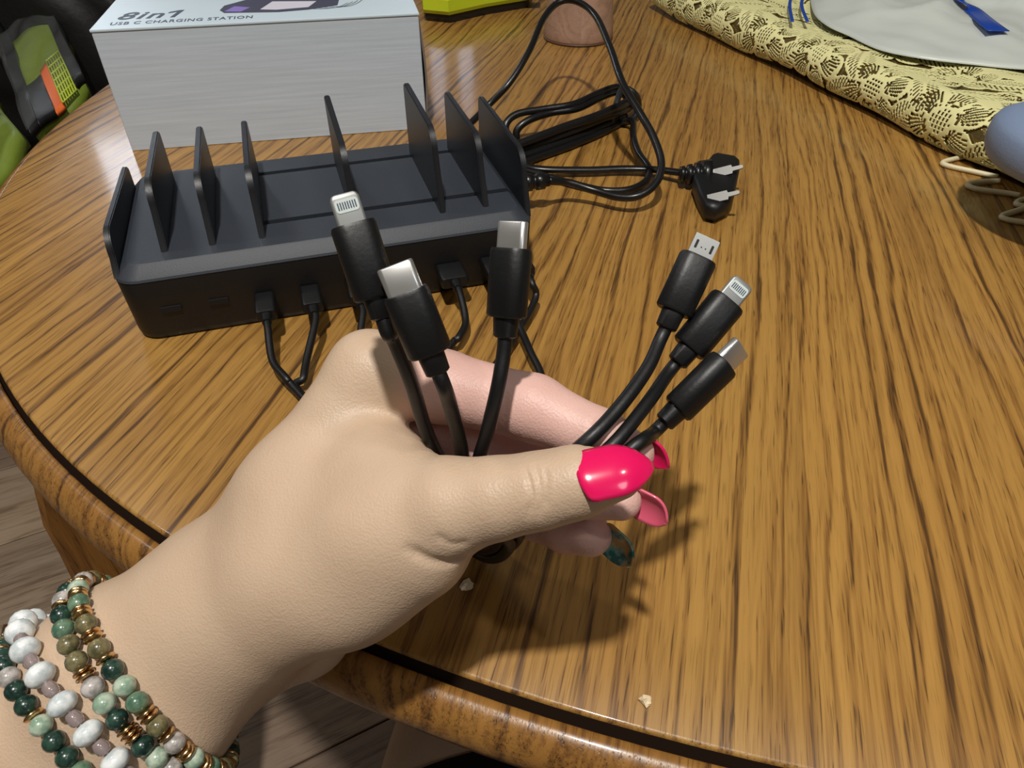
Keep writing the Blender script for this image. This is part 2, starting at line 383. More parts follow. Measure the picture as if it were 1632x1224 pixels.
def plate(name, u, th, v0, v1, z0, zf, zb, lean=.010, rad=.012, rb=.004):
    """upright divider: rectangular plate with big rounded top front corner"""
    prof = [(v0, z0)]
    fx, fz = v0+lean, zf
    for i in range(9):
        a = math.pi - math.pi/2*i/8; prof.append((fx+rad+rad*math.cos(a), fz-rad+rad*math.sin(a)))
    for i in range(5):
        a = math.pi/2 - math.pi/2*i/4; prof.append((v1-rb+rb*math.cos(a), zb-rb+rb*math.sin(a)))
    prof.append((v1, z0))
    bm = bmesh.new(); A = [bm.verts.new((u-th/2-U0, v-V0, z)) for v, z in prof]; B = [bm.verts.new((u+th/2-U0, v-V0, z)) for v, z in prof]
    bm.faces.new(A); bm.faces.new(B[::-1])
    for i in range(len(A)): bm.faces.new((A[i], B[i], B[(i+1) % len(A)], A[(i+1) % len(A)]))
    bmesh.ops.recalc_face_normals(bm, faces=bm.faces)
    es = [e for e in bm.edges if e.calc_face_angle(0) > 1.2 and abs(e.verts[0].co.x-e.verts[1].co.x) < 1e-6 and not (e.verts[0].co.z < z0+1e-5 and e.verts[1].co.z < z0+1e-5)]
    bmesh.ops.bevel(bm, geom=es, offset=.0005, segments=2, affect='EDGES')
    return sharpen(frombm(name, bm, M['black'], st), 40)
zb = ZL-.0012
plate('end_wall', -.0945, .0030, .3470, .4480, .036, .0565, .0530, .006)
for u, zf, zr in ((-.0715, .073, .0728), (-.0485, .073, .0730), (-.0240, .0735, .0735), (.0245, .080, .083), (.0715, .084, .0855), (.0960, .0775, .0780)):
    plate('divider', u, .0032, .3555, .4430, zb, zf, zr)
plate('end_wall', .1185, .0030, .3490, .4480, .036, .0700, .0715, .008)
# two empty ports on the front
for u in (-.0745, -.0515):
    box('port', (u-U0-.0048, -.0004, .0165), (u-U0+.0048, .0015, .0195), M['hole'], st)

# ------------------------------------------------------------------ person: hand and forearm as one signed-distance surface
def pr(*pts): return [(P(x, y, k), r/1000.0) for x, y, k, r in pts]
AX = np.array([.69, .72])
def pair(c0, c1):
    out = []
    for s in (-1, 1):
        out.append([(P(x+s*o*AX[0], y+s*o*AX[1], k), r/1000.0) for x, y, k, r, o in (c0, c1)])
    return out
G_ARM = []
ARMPTS = [(-420, 1720, .235, 27, 66), (-150, 1430, .225, 26, 60), (60, 1232, .219, 25.0, 50), (221, 1093, .217, 22.6, 43), (356, 972, .217, 19.2, 29)]
for a, b in zip(ARMPTS[:-1], ARMPTS[1:]): G_ARM += pair(a, b)
WR = [(352-.69*20, 966-.72*20), (352+.69*22, 966+.72*22)]
G_PALM = [
    pr((344, 958, .216, 18.5), (476, 788, .210, 15.6)), pr((476, 788, .210, 15.6), (590, 594, .211, 11.7)),
    pr((356, 972, .221, 18), (500, 805, .221, 15)), pr((500, 805, .221, 15), (606, 672, .228, 11.3)),
    pr((376, 990, .225, 17), (505, 850, .234, 14)), pr((505, 850, .234, 14), (612, 748, .243, 10.6)),
    pr((388, 1004, .228, 16.5), (500, 920, .243, 12.8)), pr((500, 920, .243, 12.8), (618, 808, .254, 9.8)),
    pr((412, 994, .228, 15.5), (482, 1000, .236, 13.7)), pr((482, 1000, .236, 13.7), (590, 872, .246, 11)),
    pr((364, 974, .212, 18), (470, 905, .202, 17.0)), pr((470, 905, .202, 17.0), (600, 850, .190, 14.5)), pr((600, 850, .190, 14.5), (722, 806, .180, 11.6)),
    pr((424, 980, .208, 16.5), (560, 922, .198, 15.5)), pr((560, 922, .198, 15.5), (672, 880, .188, 11.2)),
    pr((500, 812, .206, 15.0), (612, 752, .199, 10.6)), pr((612, 752, .199, 10.6), (655, 778, .189, 8.5)),
]
G_THUMB = [pr((722, 806, .180, 11.6), (790, 794, .176, 9.6)), pr((790, 794, .176, 9.6), (858, 782, .173, 8.7)), pr((858, 782, .173, 8.7), (920, 768, .171, 8.1)), pr((920, 768, .171, 8.1), (986, 760, .170, 5.6))]
G_INDEX = [pr((590, 594, .211, 11.7), (705, 616, .206, 10.2)), pr((705, 616, .206, 10.2), (850, 650, .198, 9.0)), pr((850, 650, .198, 9.0), (958, 700, .1915, 7.6)), pr((958, 700, .1915, 7.6), (1008, 722, .1895, 5.9))]
G_MID = [pr((606, 672, .228, 11.3), (760, 716, .221, 9.5)), pr((760, 716, .221, 9.5), (862, 752, .213, 8.7)), pr((862, 752, .213, 8.7), (945, 784, .202, 7.4)), pr((945, 784, .202, 7.4), (990, 797, .198, 5.8))]
G_RING = [pr((612, 748, .243, 10.6), (832, 812, .233, 8.7)), pr((832, 812, .233, 8.7), (905, 840, .217, 7.5)), pr((905, 840, .217, 7.5), (941, 853, .209, 6.4))]
G_PINK = [pr((618, 808, .254, 9.8), (768, 812, .246, 7.8)), pr((768, 812, .246, 7.8), (815, 804, .232, 6.8)), pr((815, 804, .232, 6.8), (842, 798, .226, 5.8))]
def cone(p, seg):
    (a, ra), (b, rb) = seg; ba = b-a; L2 = ba@ba
    h = np.clip(((p-a)@ba)/L2, 0, 1)
    return np.linalg.norm(p-a-h[..., None]*ba, axis=-1) - (ra+(rb-ra)*h)
def smin(a, b, k):
    if k <= 0: return np.minimum(a, b)
    h = np.clip(.5+.5*(b-a)/k, 0, 1); return b*(1-h)+a*h - k*h*(1-h)
def sdf_group(p, segs, k):
    d = cone(p, segs[0])
    for s in segs[1:]: d = smin(d, cone(p, s), k)
    return d
KS = dict(arm=.010, palm=.009, thumb=.004, fing=.003)
ALLSEG = [(G_ARM, .010), (G_PALM, .011), (G_THUMB, .004), (G_INDEX, .003), (G_MID, .003), (G_RING, .003), (G_PINK, .003)]
def grid_group(dims, lo, h, segs, k, pad=.016):
    d = np.full(dims, .05, np.float32)
    for s in segs:
        pts = np.array([s[0][0], s[1][0]]); r = max(s[0][1], s[1][1]) + pad
        i0 = np.clip(np.floor((pts.min(0)-r-lo)/h).astype(int), 0, np.array(dims)-1); i1 = np.clip(np.ceil((pts.max(0)+r-lo)/h).astype(int)+1, 1, dims)
        if (i1 <= i0).any(): continue
        ax = [(lo[i]+h*np.arange(i0[i], i1[i])).astype(np.float32) for i in range(3)]
        g = np.stack(np.meshgrid(*ax, indexing='ij'), -1)
        sl = tuple(slice(i0[i], i1[i]) for i in range(3))
        d[sl] = smin(d[sl], cone(g, s).astype(np.float32), k)
    return d
def surface_nets(d, lo, h):
    neg = d < 0
    cs_ = [neg[i:neg.shape[0]-1+i, j:neg.shape[1]-1+j, k:neg.shape[2]-1+k] for i in (0, 1) for j in (0, 1) for k in (0, 1)]
    cnt = sum(c.astype(np.int8) for c in cs_); cell = (cnt > 0) & (cnt < 8)
    idx = np.full(cell.shape, -1, np.int64); cells = np.argwhere(cell); idx[cell] = np.arange(len(cells))
    corner = [(i, j, k) for i in (0, 1) for j in (0, 1) for k in (0, 1)]
    acc = np.zeros((len(cells), 3)); n = np.zeros(len(cells))
    dv = {c: d[cells[:, 0]+c[0], cells[:, 1]+c[1], cells[:, 2]+c[2]].astype(float) for c in corner}
    for c in corner:
        for a in range(3):
            if c[a] == 0:
                c2 = list(c); c2[a] = 1; c2 = tuple(c2); A, B = dv[c], dv[c2]; m = (A < 0) != (B < 0)
                t = np.where(m, A/np.where(m, A-B, 1), 0); pt = np.tile(np.array(c, float), (len(cells), 1)); pt[:, a] += t
                acc[m] += pt[m]; n[m] += 1
    V = lo + h*(cells + acc/n[:, None]); F = []
    for a in range(3):
        b, c = (a+1) % 3, (a+2) % 3
        sl0 = [slice(None)]*3; sl1 = [slice(None)]*3; sl0[a] = slice(0, -1); sl1[a] = slice(1, None)
        s0 = neg[tuple(sl0)]; s1 = neg[tuple(sl1)]; e = np.argwhere(s0 != s1)
        e = e[(e[:, b] > 0) & (e[:, c] > 0) & (e[:, b] < d.shape[b]-1) & (e[:, c] < d.shape[c]-1)]
        flip = ~s0[e[:, 0], e[:, 1], e[:, 2]]
        q = []
        for ob, oc in ((-1, -1), (0, -1), (0, 0), (-1, 0)):
            p = e.copy(); p[:, b] += ob; p[:, c] += oc; q.append(idx[p[:, 0], p[:, 1], p[:, 2]])
        q = np.stack(q, 1); q[flip] = q[flip][:, ::-1]; F.append(q[(q >= 0).all(1)])
    return V, np.concatenate(F)
def laplace(V, F, it=3, lam=.5):
    E = np.concatenate([F[:, [0, 1]], F[:, [1, 2]], F[:, [2, 3]], F[:, [3, 0]]]); n = len(V)
    for _ in range(it):
        s = np.zeros_like(V); c = np.zeros(n)
        for a, b in ((0, 1), (1, 0)):
            for i in range(3): s[:, i] += np.bincount(E[:, a], V[E[:, b], i], n)
            c += np.bincount(E[:, a], None, n)
        V = V + lam*(s/np.maximum(c, 1)[:, None]-V)
    return V
allp = np.array([e[0] for gs, _ in ALLSEG for s in gs for e in s])
HSTEP = .00105
lo = allp.min(0)-.034; dims = tuple(np.ceil((allp.max(0)+.034-lo)/HSTEP).astype(int))
def sub_group(segs, k, pad=.018):
    pts = np.array([e[0] for q in segs for e in q]); r = max(e[1] for q in segs for e in q)+pad
    i0 = np.clip(np.floor((pts.min(0)-r-lo)/HSTEP).astype(int), 0, np.array(dims)-2); i1 = np.clip(np.ceil((pts.max(0)+r-lo)/HSTEP).astype(int)+1, 2, dims)
    return tuple(slice(a, b) for a, b in zip(i0, i1)), grid_group(tuple(i1-i0), lo+i0*HSTEP, HSTEP, segs, k)
hand_d = grid_group(dims, lo, HSTEP, G_ARM, .010)
sl, d_ = sub_group(G_PALM, .011); hand_d[sl] = smin(hand_d[sl], d_, .012)
fsl, fing = sub_group(G_INDEX+G_MID+G_RING+G_PINK, 0.0)
fing[:] = .05
for gseg in (G_INDEX, G_MID, G_RING, G_PINK):
    sl, d_ = sub_group(gseg, .003); q = tuple(slice(max(a.start-b.start, 0), a.stop-b.start) for a, b in zip(sl, fsl)); cut_ = tuple(slice(max(b.start-a.start, 0), max(b.start-a.start, 0)+fing[q].shape[k]) for k, (a, b) in enumerate(zip(sl, fsl)))
    fing[q] = smin(fing[q], d_[cut_], .0012)
hand_d[fsl] = smin(hand_d[fsl], fing, .005)
sl, d_ = sub_group(G_THUMB, .004); hand_d[sl] = smin(hand_d[sl], d_, .0035)
HV, HF = surface_nets(hand_d, lo, HSTEP)
HV = laplace(HV, HF, 4)
dF = np.minimum.reduce([sdf_group(HV, s, .003) for s in (G_INDEX[1:], G_MID, G_RING, G_PINK)])
pinkv = np.clip(1-dF/.006, 0, 1)
# creases of the thumb joint, the web and the wrist: shallow dents along lines on the skin
def px(v):
    d = v-cC; k = d@cF; return np.stack([CX+FPX*(d@cR)/k, CY-FPX*(d@cU)/k, k], 1)
me = bpy.data.meshes.new('arm'); me.from_pydata(HV.tolist(), [], HF.tolist()); me.update()
arm_tmp = bpy.data.objects.new('arm_tmp', me); COL.objects.link(arm_tmp)
at_ = me.attributes.new('pink', 'FLOAT', 'POINT'); at_.data.foreach_set('value', pinkv.astype(np.float32))
md = arm_tmp.modifiers.new('s', 'SUBSURF'); md.levels = 1; md.render_levels = 1
bpy.context.view_layer.update(); dg = bpy.context.evaluated_depsgraph_get()
me2 = bpy.data.meshes.new_from_object(arm_tmp.evaluated_get(dg)); bpy.data.objects.remove(arm_tmp)
n = len(me2.vertices); HV2 = np.empty(n*3); me2.vertices.foreach_get('co', HV2); HV2 = HV2.reshape(-1, 3)
NR = np.empty(n*3); me2.vertices.foreach_get('normal', NR); NR = NR.reshape(-1, 3)
Q = px(HV2); front = ((HV2-cC)*NR).sum(1) < 0
def crease(pts, depth, w):
    global HV2
    pts3 = []
    fi = np.where(front)[0]
    for q in catmull([np.array((a, b, 0.)) for a, b in pts], 10):
        m = fi[(np.abs(Q[fi, 0]-q[0]) < 7) & (np.abs(Q[fi, 1]-q[1]) < 7)]
        if len(m) == 0: continue
        m = m[Q[m, 2] < Q[m, 2].min()+.006]; pts3.append(HV2[m].mean(0))
    if len(pts3) < 2: return
    pts3 = np.array(pts3)
    for _ in range(4): pts3[1:-1] = (pts3[:-2]+2*pts3[1:-1]+pts3[2:])/4
    near = np.where((np.abs(HV2-pts3.mean(0)).max(1) < .035))[0]; X_ = HV2[near]
    best = np.full(len(near), 1.0); par = np.zeros(len(near)); nseg = len(pts3)-1
    for i in range(nseg):
        a, b = pts3[i], pts3[i+1]; ba = b-a; h = np.clip(((X_-a)@ba)/max(ba@ba, 1e-12), 0, 1); dd_ = np.linalg.norm(X_-a-h[:, None]*ba, axis=1)
        m = dd_ < best; best[m] = dd_[m]; par[m] = (i+h[m])/nseg
    tap = np.clip(np.minimum(par, 1-par)*5, 0, 1)
    HV2[near] -= NR[near]*(tap*depth*np.exp(-(best/w)**2))[:, None]
for c, dp, w in (([(834, 738), (845, 770), (848, 800), (840, 832)], .0005, .00075), ([(850, 736), (860, 768), (862, 800), (857, 830)], .0005, .00075), ([(866, 740), (871, 765), (872, 790), (868, 815)], .0003, .0007),
                 ([(640, 868), (680, 890), (715, 898), (745, 886)], .0010, .0016), ([(690, 850), (718, 866), (750, 864)], .0004, .0013),
                 ([(648, 668), (672, 692), (696, 716)], .0006, .0012), ([(640, 600), (662, 655), (700, 712)], .0004, .001),
                 ([(800, 590), (806, 640), (800, 680)], .0003, .0009), ([(945, 655), (940, 690), (930, 712)], .0003, .0009)):
    crease(c, dp, w)
me2.vertices.foreach_set('co', HV2.ravel()); me2.polygons.foreach_set('use_smooth', [True]*len(me2.polygons)); me2.update()
# skin
m = mat('skin', (196, 162, 134), .48, sss=.10); g = NT(m); bs = m.node_tree.nodes['Principled BSDF']
tc = g.n('ShaderNodeTexCoord'); pk = g.n('ShaderNodeAttribute', _attribute_name='pink')
nA = g.n('ShaderNodeTexNoise', Scale=35.0, Detail=4.0); g.l(tc.outputs['Object'], nA.inputs['Vector'])
base = g.mix(nA.outputs['Fac'], s2l((190, 163, 137)), s2l((208, 183, 157)))
pinkc = g.mix(nA.outputs['Fac'], s2l((206, 158, 148)), s2l((226, 188, 176)))
g.l(g.mix(pk.outputs['Fac'], base, pinkc), bs.inputs['Base Color'])
vo = g.n('ShaderNodeTexVoronoi', Scale=1500.0); g.l(tc.outputs['Object'], vo.inputs['Vector'])
nB = g.n('ShaderNodeTexNoise', Scale=500.0, Detail=3.0); g.l(tc.outputs['Object'], nB.inputs['Vector'])
hh = g.math('ADD', vo.outputs['Distance'], g.math('MULTIPLY', nB.outputs['Fac'], .8))
bp = g.n('ShaderNodeBump', Strength=.22, Distance=.0004); g.l(hh, bp.inputs['Height']); g.l(bp.outputs[0], bs.inputs['Normal'])
M['skin'] = m
person = empty('person', tuple(P(60, 1232, .219))); tag(person, 'person reaching in with left hand, long pink nails, holding six black cables', 'person')
PL_ = Vector(person.location)
# thigh and knee below the table belong to the same body mesh
def thigh():
    A = lambda *v: np.array(v)
    segs = [((A(.06, -.34, -.208), .082), (A(-.004, .15, -.198), .064)), ((A(-.004, .15, -.198), .064), (A(-.006, .300, -.210), .055)), ((A(-.006, .300, -.210), .055), (A(.0, .29, -.60), .040)),
            ((A(.0, .29, -.60), .040), (A(.0, .31, -.70), .034)), ((A(.0, .30, -.708), .033), (A(-.02, .42, -.716), .026))]
    a = np.array([e[0] for s in segs for e in s]); l = a.min(0)-.11; hh = .006
    dd = tuple(np.ceil((a.max(0)+.11-l)/hh).astype(int)); d = grid_group(dd, l, hh, segs, .02, .04)
    return surface_nets(d, l, hh), segs
(tV, tF), tseg = thigh()
n0 = len(me2.vertices)
bm = bmesh.new(); bm.from_mesh(me2)
tv = [bm.verts.new(tuple(v)) for v in tV]
for f in tF:
    q = bm.faces.new([tv[i] for i in f]); q.smooth = True
bm.to_mesh(me2); bm.free()
body_o = link('body', me2, M['skin'], person); body_o.location = -PL_
M['denim'] = mat('black_cloth', (16, 16, 18), .9, bump=.3, bscale=900)
def shorts_ring(t, rr_):
    a = np.array([.06, -.34, -.208])*(1-t)+np.array([-.004, .152, -.198])*t; ax_ = np.array([-.064, .492, .01]); ax_ /= np.linalg.norm(ax_); u_ = np.cross(ax_, [0, 0, 1.]); u_ /= np.linalg.norm(u_); v_ = np.cross(u_, ax_)
    return [a+(u_*math.cos(q)+v_*math.sin(q))*rr_*(1+.012*math.sin(3*q+9*t)+.008*math.sin(7*q+4*t)) for q in np.linspace(0, 2*math.pi, 48, endpoint=False)]
secs = [shorts_ring(0, .070)]+[shorts_ring(t, .0865-.016*t) for t in np.linspace(0, 1, 14)]+[shorts_ring(1.0, .0675), shorts_ring(.98, .066)]
tr = frombm('black_shorts', loft_bm(secs, True), M['denim'], person, True); tr.location = -PL_

# ---- nails
M['nail_pink'] = mat('nail_hot_pink', (226, 20, 92), .18, coat=.8)
M['nail_pale'] = mat('nail_pink_underside', (222, 96, 122), .3, coat=.4)
m = mat('nail_green_gold', (70, 110, 104), .2, coat=.8); g = NT(m); tc = g.n('ShaderNodeTexCoord'); nz = g.n('ShaderNodeTexNoise', Scale=260.0, Detail=3.0); g.l(tc.outputs['Object'], nz.inputs['Vector'])
g.l(g.ramp(nz.outputs['Fac'], [(.42, s2l((40, 92, 90))), (.52, s2l((96, 138, 128))), (.60, s2l((176, 140, 84)))]), m.node_tree.nodes['Principled BSDF'].inputs['Base Color'])
M['nail_green'] = m
def nail(name, base, tip, nrm, width, matl, arch=.35, curl=.10, th=.0007, point=1.0):
    base, tip, nrm = Vector(base), Vector(tip), Vector(nrm); a = (tip-base); L = a.length; a.normalize(); nn = (nrm-a*nrm.dot(a)).normalized(); w = a.cross(nn)
    nu, nv = 24, 12; secs = []
    V = []; F = []
    for i in range(nu+1):
        u = i/nu
        if u < .12: wd = .90+.10*math.sin(u/.12*math.pi/2)
        elif u < .45: wd = 1.0
        else: t = (u-.45)/.55; wd = max(.05, (1-t**(2.0*point))**.75)
        off = -.10*(1-u)**6*0
        for j in range(nv+1):
            v = -1+2*j/nv
            uu = u - (.10*(v*v)*(1-u)**2)*-1 - 0
            bu = L*(u + .09*(v*v)*max(0, 1-u*2.2)) 
            x = width/2*wd*v
            z = arch*width*wd*(1-v*v)*.5 - arch*width*.5*(1-wd) - curl*L*u*u
            p = base + a*bu + w*x + nn*z; V.append(p)
    m1 = nv+1
    for i in range(nu):
        for j in range(nv): F.append((i*m1+j, (i+1)*m1+j, (i+1)*m1+j+1, i*m1+j+1))
    o = mesh(name, [v for v in V], F, matl, person, True); o.location = -PL_
    sd = o.modifiers.new('thick', 'SOLIDIFY'); sd.thickness = th; sd.offset = 0
    return o
toc = lambda p: (cC-np.asarray(p))/np.linalg.norm(cC-np.asarray(p))
b0 = P(920, 763, .1640); t0 = P(1043, 735, .1645); nail('nail', b0, t0, toc(b0)+cU*.40, .0126, M['nail_pink'], .30, .06)
b1 = P(1000, 708, .1925); t1 = P(1068, 734, .1915); nail('nail', b1, t1, -toc(b1)*.75+cU*.75+cR*.3, .0105, M['nail_pink'], .3, .10)
b2 = P(1002, 796, .1985); t2 = P(1066, 828, .1945); nail('nail', b2, t2, -toc(b2)*.75+cU*.55+cR*.45, .0105, M['nail_pale'], .30, .02, point=1.4)
b3 = P(953, 846, .2090); t3 = P(1010, 898, .2045); nail('nail', b3, t3, -toc(b3)*.95+cU*.35+cR*.55, .0095, M['nail_green'], .30, .02, point=1.4)

# ------------------------------------------------------------------ six charging cables
def frame_conn(b, f, roll):
    b, f = Vector(b), Vector(f); a = (f-b).normalized(); n = Vector(cC)-(b+f)/2; n = (n-a*n.dot(a)).normalized(); w = a.cross(n)
    R = Matrix.Rotation(roll, 3, a); n = R @ n; w = R @ w
    return b, a, w, n
def sec_at(o, w, n, W_, H_, r, k=5): return [o + w*x + n*y for x, y in rrect(W_, H_, r, k)]
def loft(name, secs, m, par, ang=40):
    return sharpen(frombm(name, loft_bm(secs), m, par), ang)
def cable(kind, base, front, roll, plug_uv, via, label, hw=.0104, hh=.0074, wide=False, order=0):
    """base/front: housing ends (3D); plug_uv: local u of the port; via: 3D points from strain relief to the fist"""
    b, a, w, n = frame_conn(base, front, roll); L = (Vector(front)-Vector(base)).length
    pu, pz = plug_uv; pw = L2W(pu, V0, pz); root = empty('charging_cable', tuple(pw)); tag(root, label, 'cable', 'charging cables held in the hand')
    off = Vector(pw)
    def add(o): o.location = -off; return o
    r = min(hw, hh)*.47
    hs = add(loft('connector_housing', [sec_at(b, w, n, hw*.9, hh*.9, r*.9), sec_at(b+a*.0006, w, n, hw, hh, r), sec_at(b+a*(L-.0008), w, n, hw*1.01, hh*1.02, r), sec_at(b+a*L, w, n, hw*.95, hh*.93, r*.9)], M['black_rubber'], root))
    add(loft('strain_relief', [sec_at(b+a*.001, w, n, .0064, .0054, .0022), sec_at(b-a*.0046, w, n, .0058, .0050, .0022), sec_at(b-a*.0050, w, n, .0048, .0044, .0020)], M['black_rubber'], root))
    f = b+a*L
    if kind == 'c':
        W_, H_, l = .0083, .0026, .0064
        tip = add(loft('connector_tip', [sec_at(f-a*.001, w, n, W_, H_, .00125), sec_at(f+a*(l-.0003), w, n, W_, H_, .00125), sec_at(f+a*l, w, n, W_-.0005, H_-.0005, .0010), sec_at(f+a*l, w, n, W_-.0014, H_-.0012, .00065), sec_at(f+a*(l-.003), w, n, W_-.0014, H_-.0012, .00065)], M['steel'], root))
        o = add(loft('tongue_slot', [sec_at(f+a*(l-.0029), w, n, W_-.0015, H_-.0013, .0005), sec_at(f+a*(l-.0012), w, n, W_-.0015, H_-.0013, .0005)], M['steel_dark'], tip)); o.location = (0, 0, 0)
    elif kind == 'l':
        W_, H_, l = .0067, .0016, .0069
        tip = add(loft('connector_tip', [sec_at(f-a*.001, w, n, W_, H_, .0007), sec_at(f+a*(l-.0011), w, n, W_, H_, .0007), sec_at(f+a*(l-.0003), w, n, W_-.0008, H_-.0002, .0006), sec_at(f+a*l, w, n, W_-.0020, H_-.0006, .0004)], M['light_tip'], root))
        pc = f+a*(l-.0027)
        o = loft('contact_pad', [[pc+w*x+a*y+n*(H_/2-.0002) for x, y in rrect(.0054, .0031, .0008, 4)], [pc+w*x+a*y+n*(H_/2+.00012) for x, y in rrect(.0053, .003, .0008, 4)]], M['contact'], tip); o.location = (0, 0, 0)
        for i in range(8):
            c = pc + w*(i-3.5)*.00056
            o = loft('contact', [[c+w*x+a*y+n*(H_/2+.0000) for x, y in rrect(.00030, .0017, .00010, 2)], [c+w*x+a*y+n*(H_/2+.00018) for x, y in rrect(.00028, .0017, .00010, 2)]], M['ink'], tip); o.location = (0, 0, 0)
    else:
        W_, H_, l = .0069, .0019, .0060
        def mic(o, k=1.0): return [o+w*x*k+n*y*k for x, y in ((-W_/2, H_/2), (W_/2, H_/2), (W_/2, -H_*.05), (W_/2-.0008, -H_/2), (-W_/2+.0008, -H_/2), (-W_/2, -H_*.05))][::-1]
        tip = add(loft('connector_tip', [mic(f-a*.001), mic(f+a*(l-.0002)), mic(f+a*l, .95), mic(f+a*l, .80), mic(f+a*(l-.002), .80)], M['light_tip'], root, 25))
        for s in (-1, 1):
            c = f+a*l*.52+w*s*.0022
            o = loft('latch_hole', [[c+w*x+a*y+n*(H_/2-.0002) for x, y in rrect(.0007, .0024, .0002, 2)], [c+w*x+a*y+n*(H_/2+.00006) for x, y in rrect(.0007, .0024, .0002, 2)]], M['steel_dark'], tip); o.location = (0, 0, 0)
            c = f+a*l*.45+w*s*.0006
            o = loft('rivet', [[c+w*x+a*y+n*(H_/2-.0002) for x, y in rrect(.0004, .0004, .0002, 3)], [c+w*x+a*y+n*(H_/2+.00006) for x, y in rrect(.0004, .0004, .0002, 3)]], M['steel_dark'], tip); o.location = (0, 0, 0)
    # plug at the charging station
    fu = Vector(L2W(0, -1)); uu = Vector(L2W(1, 0)); zz = Vector((0, 0, 1)); o0 = Vector(pw); ph, pW = (.0066, .0150 if wide else .0104); pl = .0185 if not wide else .0165
    add(loft('plug', [sec_at(o0+fu*.0006, uu, zz, pW*.96, ph*.96, .0016), sec_at(o0+fu*.0012, uu, zz, pW, ph, .0018), sec_at(o0+fu*(pl-.001), uu, zz, pW, ph, .0018), sec_at(o0+fu*pl, uu, zz, pW*.9, ph*.9, .0016)], M['black_rubber'], root))
    add(loft('plug_strain_relief', [sec_at(o0+fu*(pl-.0005), uu, zz, .0056, .005, .0020), sec_at(o0+fu*(pl+.0060), uu, zz, .0046, .0044, .0020)], M['black_rubber'], root))
    pe = np.array(o0+fu*(pl+.004)); pe2 = np.array(o0+fu*(pl+.010))+np.array([0, 0, -.0012])
    c0 = np.array(b-a*.002); c1 = np.array(b-a*.0085)
    pts = [pe, pe2] + [np.asarray(q) for q in via] + [c1, c0]
    add(tube('cord', catmull(pts, 8), .0019, M['black_rubber'], root, 10))
    return root
def fist(i):
    """route under the hand and up through the fist; i spreads the six cords"""
    j = [(-1, 0), (0, .6), (1, 0), (-1, 1.6), (0, -1.0), (1, 1.4)][i]; dx, dy = j[0]*.0036, j[1]*.0030
    A = at(640, 760, .0035) + np.array([dx*2.0, -.004+dy, .001]); B = at(760, 868, .012) + np.array([dx, dy, dy*.4])
    C_ = P(812, 858, .224) + np.array([dx*.8, dy, dx*.3]); D = P(776, 800, .204) + np.array([dx*.6, dy*.8, 0])
    return A, B, C_, D
zp = .0165
def route(i, start, top): A, B, C_, D = fist(i); return list(start) + [A, B, C_, D] + list(top)
cable('l', P(600, 474, .1660), P(562, 357, .1630), .10, (-.0290, zp), route(0, [at(434, 574, .009), at(455, 602, .008), at(478, 628, .005)], [P(712, 748, .203), P(680, 688, .1930), P(656, 612, .1800), P(627, 540, .1705)]),
      'black cable with white eight-pin connector standing tallest at the left of the hand')
cable('c', P(686, 563, .1640), P(646, 465, .1600), -.06, (-.0058, zp), route(1, [at(489, 572, .009), at(484, 602, .007), at(480, 628, .004)], [P(744, 756, .197), P(733, 704, .1865), P(717, 645, .175)]),
      'black cable whose silver oval connector leans left in front of the eight-pin one')
cable('c', P(807, 506, .1765), P(815, 396, .1740), -.62, (.0180, zp), route(2, [at(574, 545, .010), at(584, 600, .006)], [P(762, 750, .194), P(776, 690, .1850), P(793, 620, .1790)]),
      'black cable standing upright before the station corner with silver oval connector')
cable('m', P(1073, 497, .1960), P(1113, 411, .1960), .14, (.0695, zp), route(3, [at(742, 512, .009), at(731, 538, .008), at(712, 562, .006)], [P(842, 775, .193), P(925, 712, .1815), P(982, 655, .1845), P(1030, 590, .191)]),
      'black cable with flat micro connector, topmost of the three fanned right', wide=True)
cable('l', P(1097, 556, .1975), P(1160, 480, .1975), .22, (.0925, zp), route(4, [at(830, 525, .009), at(846, 562, .008), at(864, 606, .006), at(860, 680, .004)], [P(850, 790, .194), P(925, 748, .1825), P(976, 710, .1805), P(1030, 645, .188)]),
      'black cable with white eight-pin connector, middle of the three fanned right')
cable('c', P(1079, 653, .1930), P(1154, 579, .1930), .85, (.1090, zp), route(5, [L2W(.1085, V0-.034, .008), L2W(.080, V0-.07, .005)], [P(860, 800, .195), P(945, 770, .183), P(1006, 716, .1810), P(1030, 698, .184)]),
      'black cable with oval connector reflecting brown, lowest of the three fanned right', hw=.0096)

# ------------------------------------------------------------------ cardboard box behind the station
BY = math.radians(11.8); bx0 = at(211, 241); BW, BD, BH = .2310, .150, .0860
bxr = empty('product_box', tuple(bx0), BY); tag(bxr, 'white cardboard product box with printed lid standing behind the charging station', 'box')
T_ = .0018
box('front_panel', (0, 0, 0), (BW, T_, BH), M['card_grey'], bxr, .0005, 1)
box('back_panel', (0, BD-T_, 0), (BW, BD, BH), M['card_grey'], bxr, .0005, 1)
box('side_panel', (0, T_+.0002, 0), (T_, BD-T_, BH), M['card_edge'], bxr)
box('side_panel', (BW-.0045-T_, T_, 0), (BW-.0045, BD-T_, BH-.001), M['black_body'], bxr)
box('bottom_panel', (T_, T_, 0), (BW-T_, BD-T_, T_), M['card_grey'], bxr)
lidb = box('lid_panel', (-.0006, -.0006, BH), (BW+.0006, BD, BH+.0018), M['card_white'], bxr, .0006, 2)
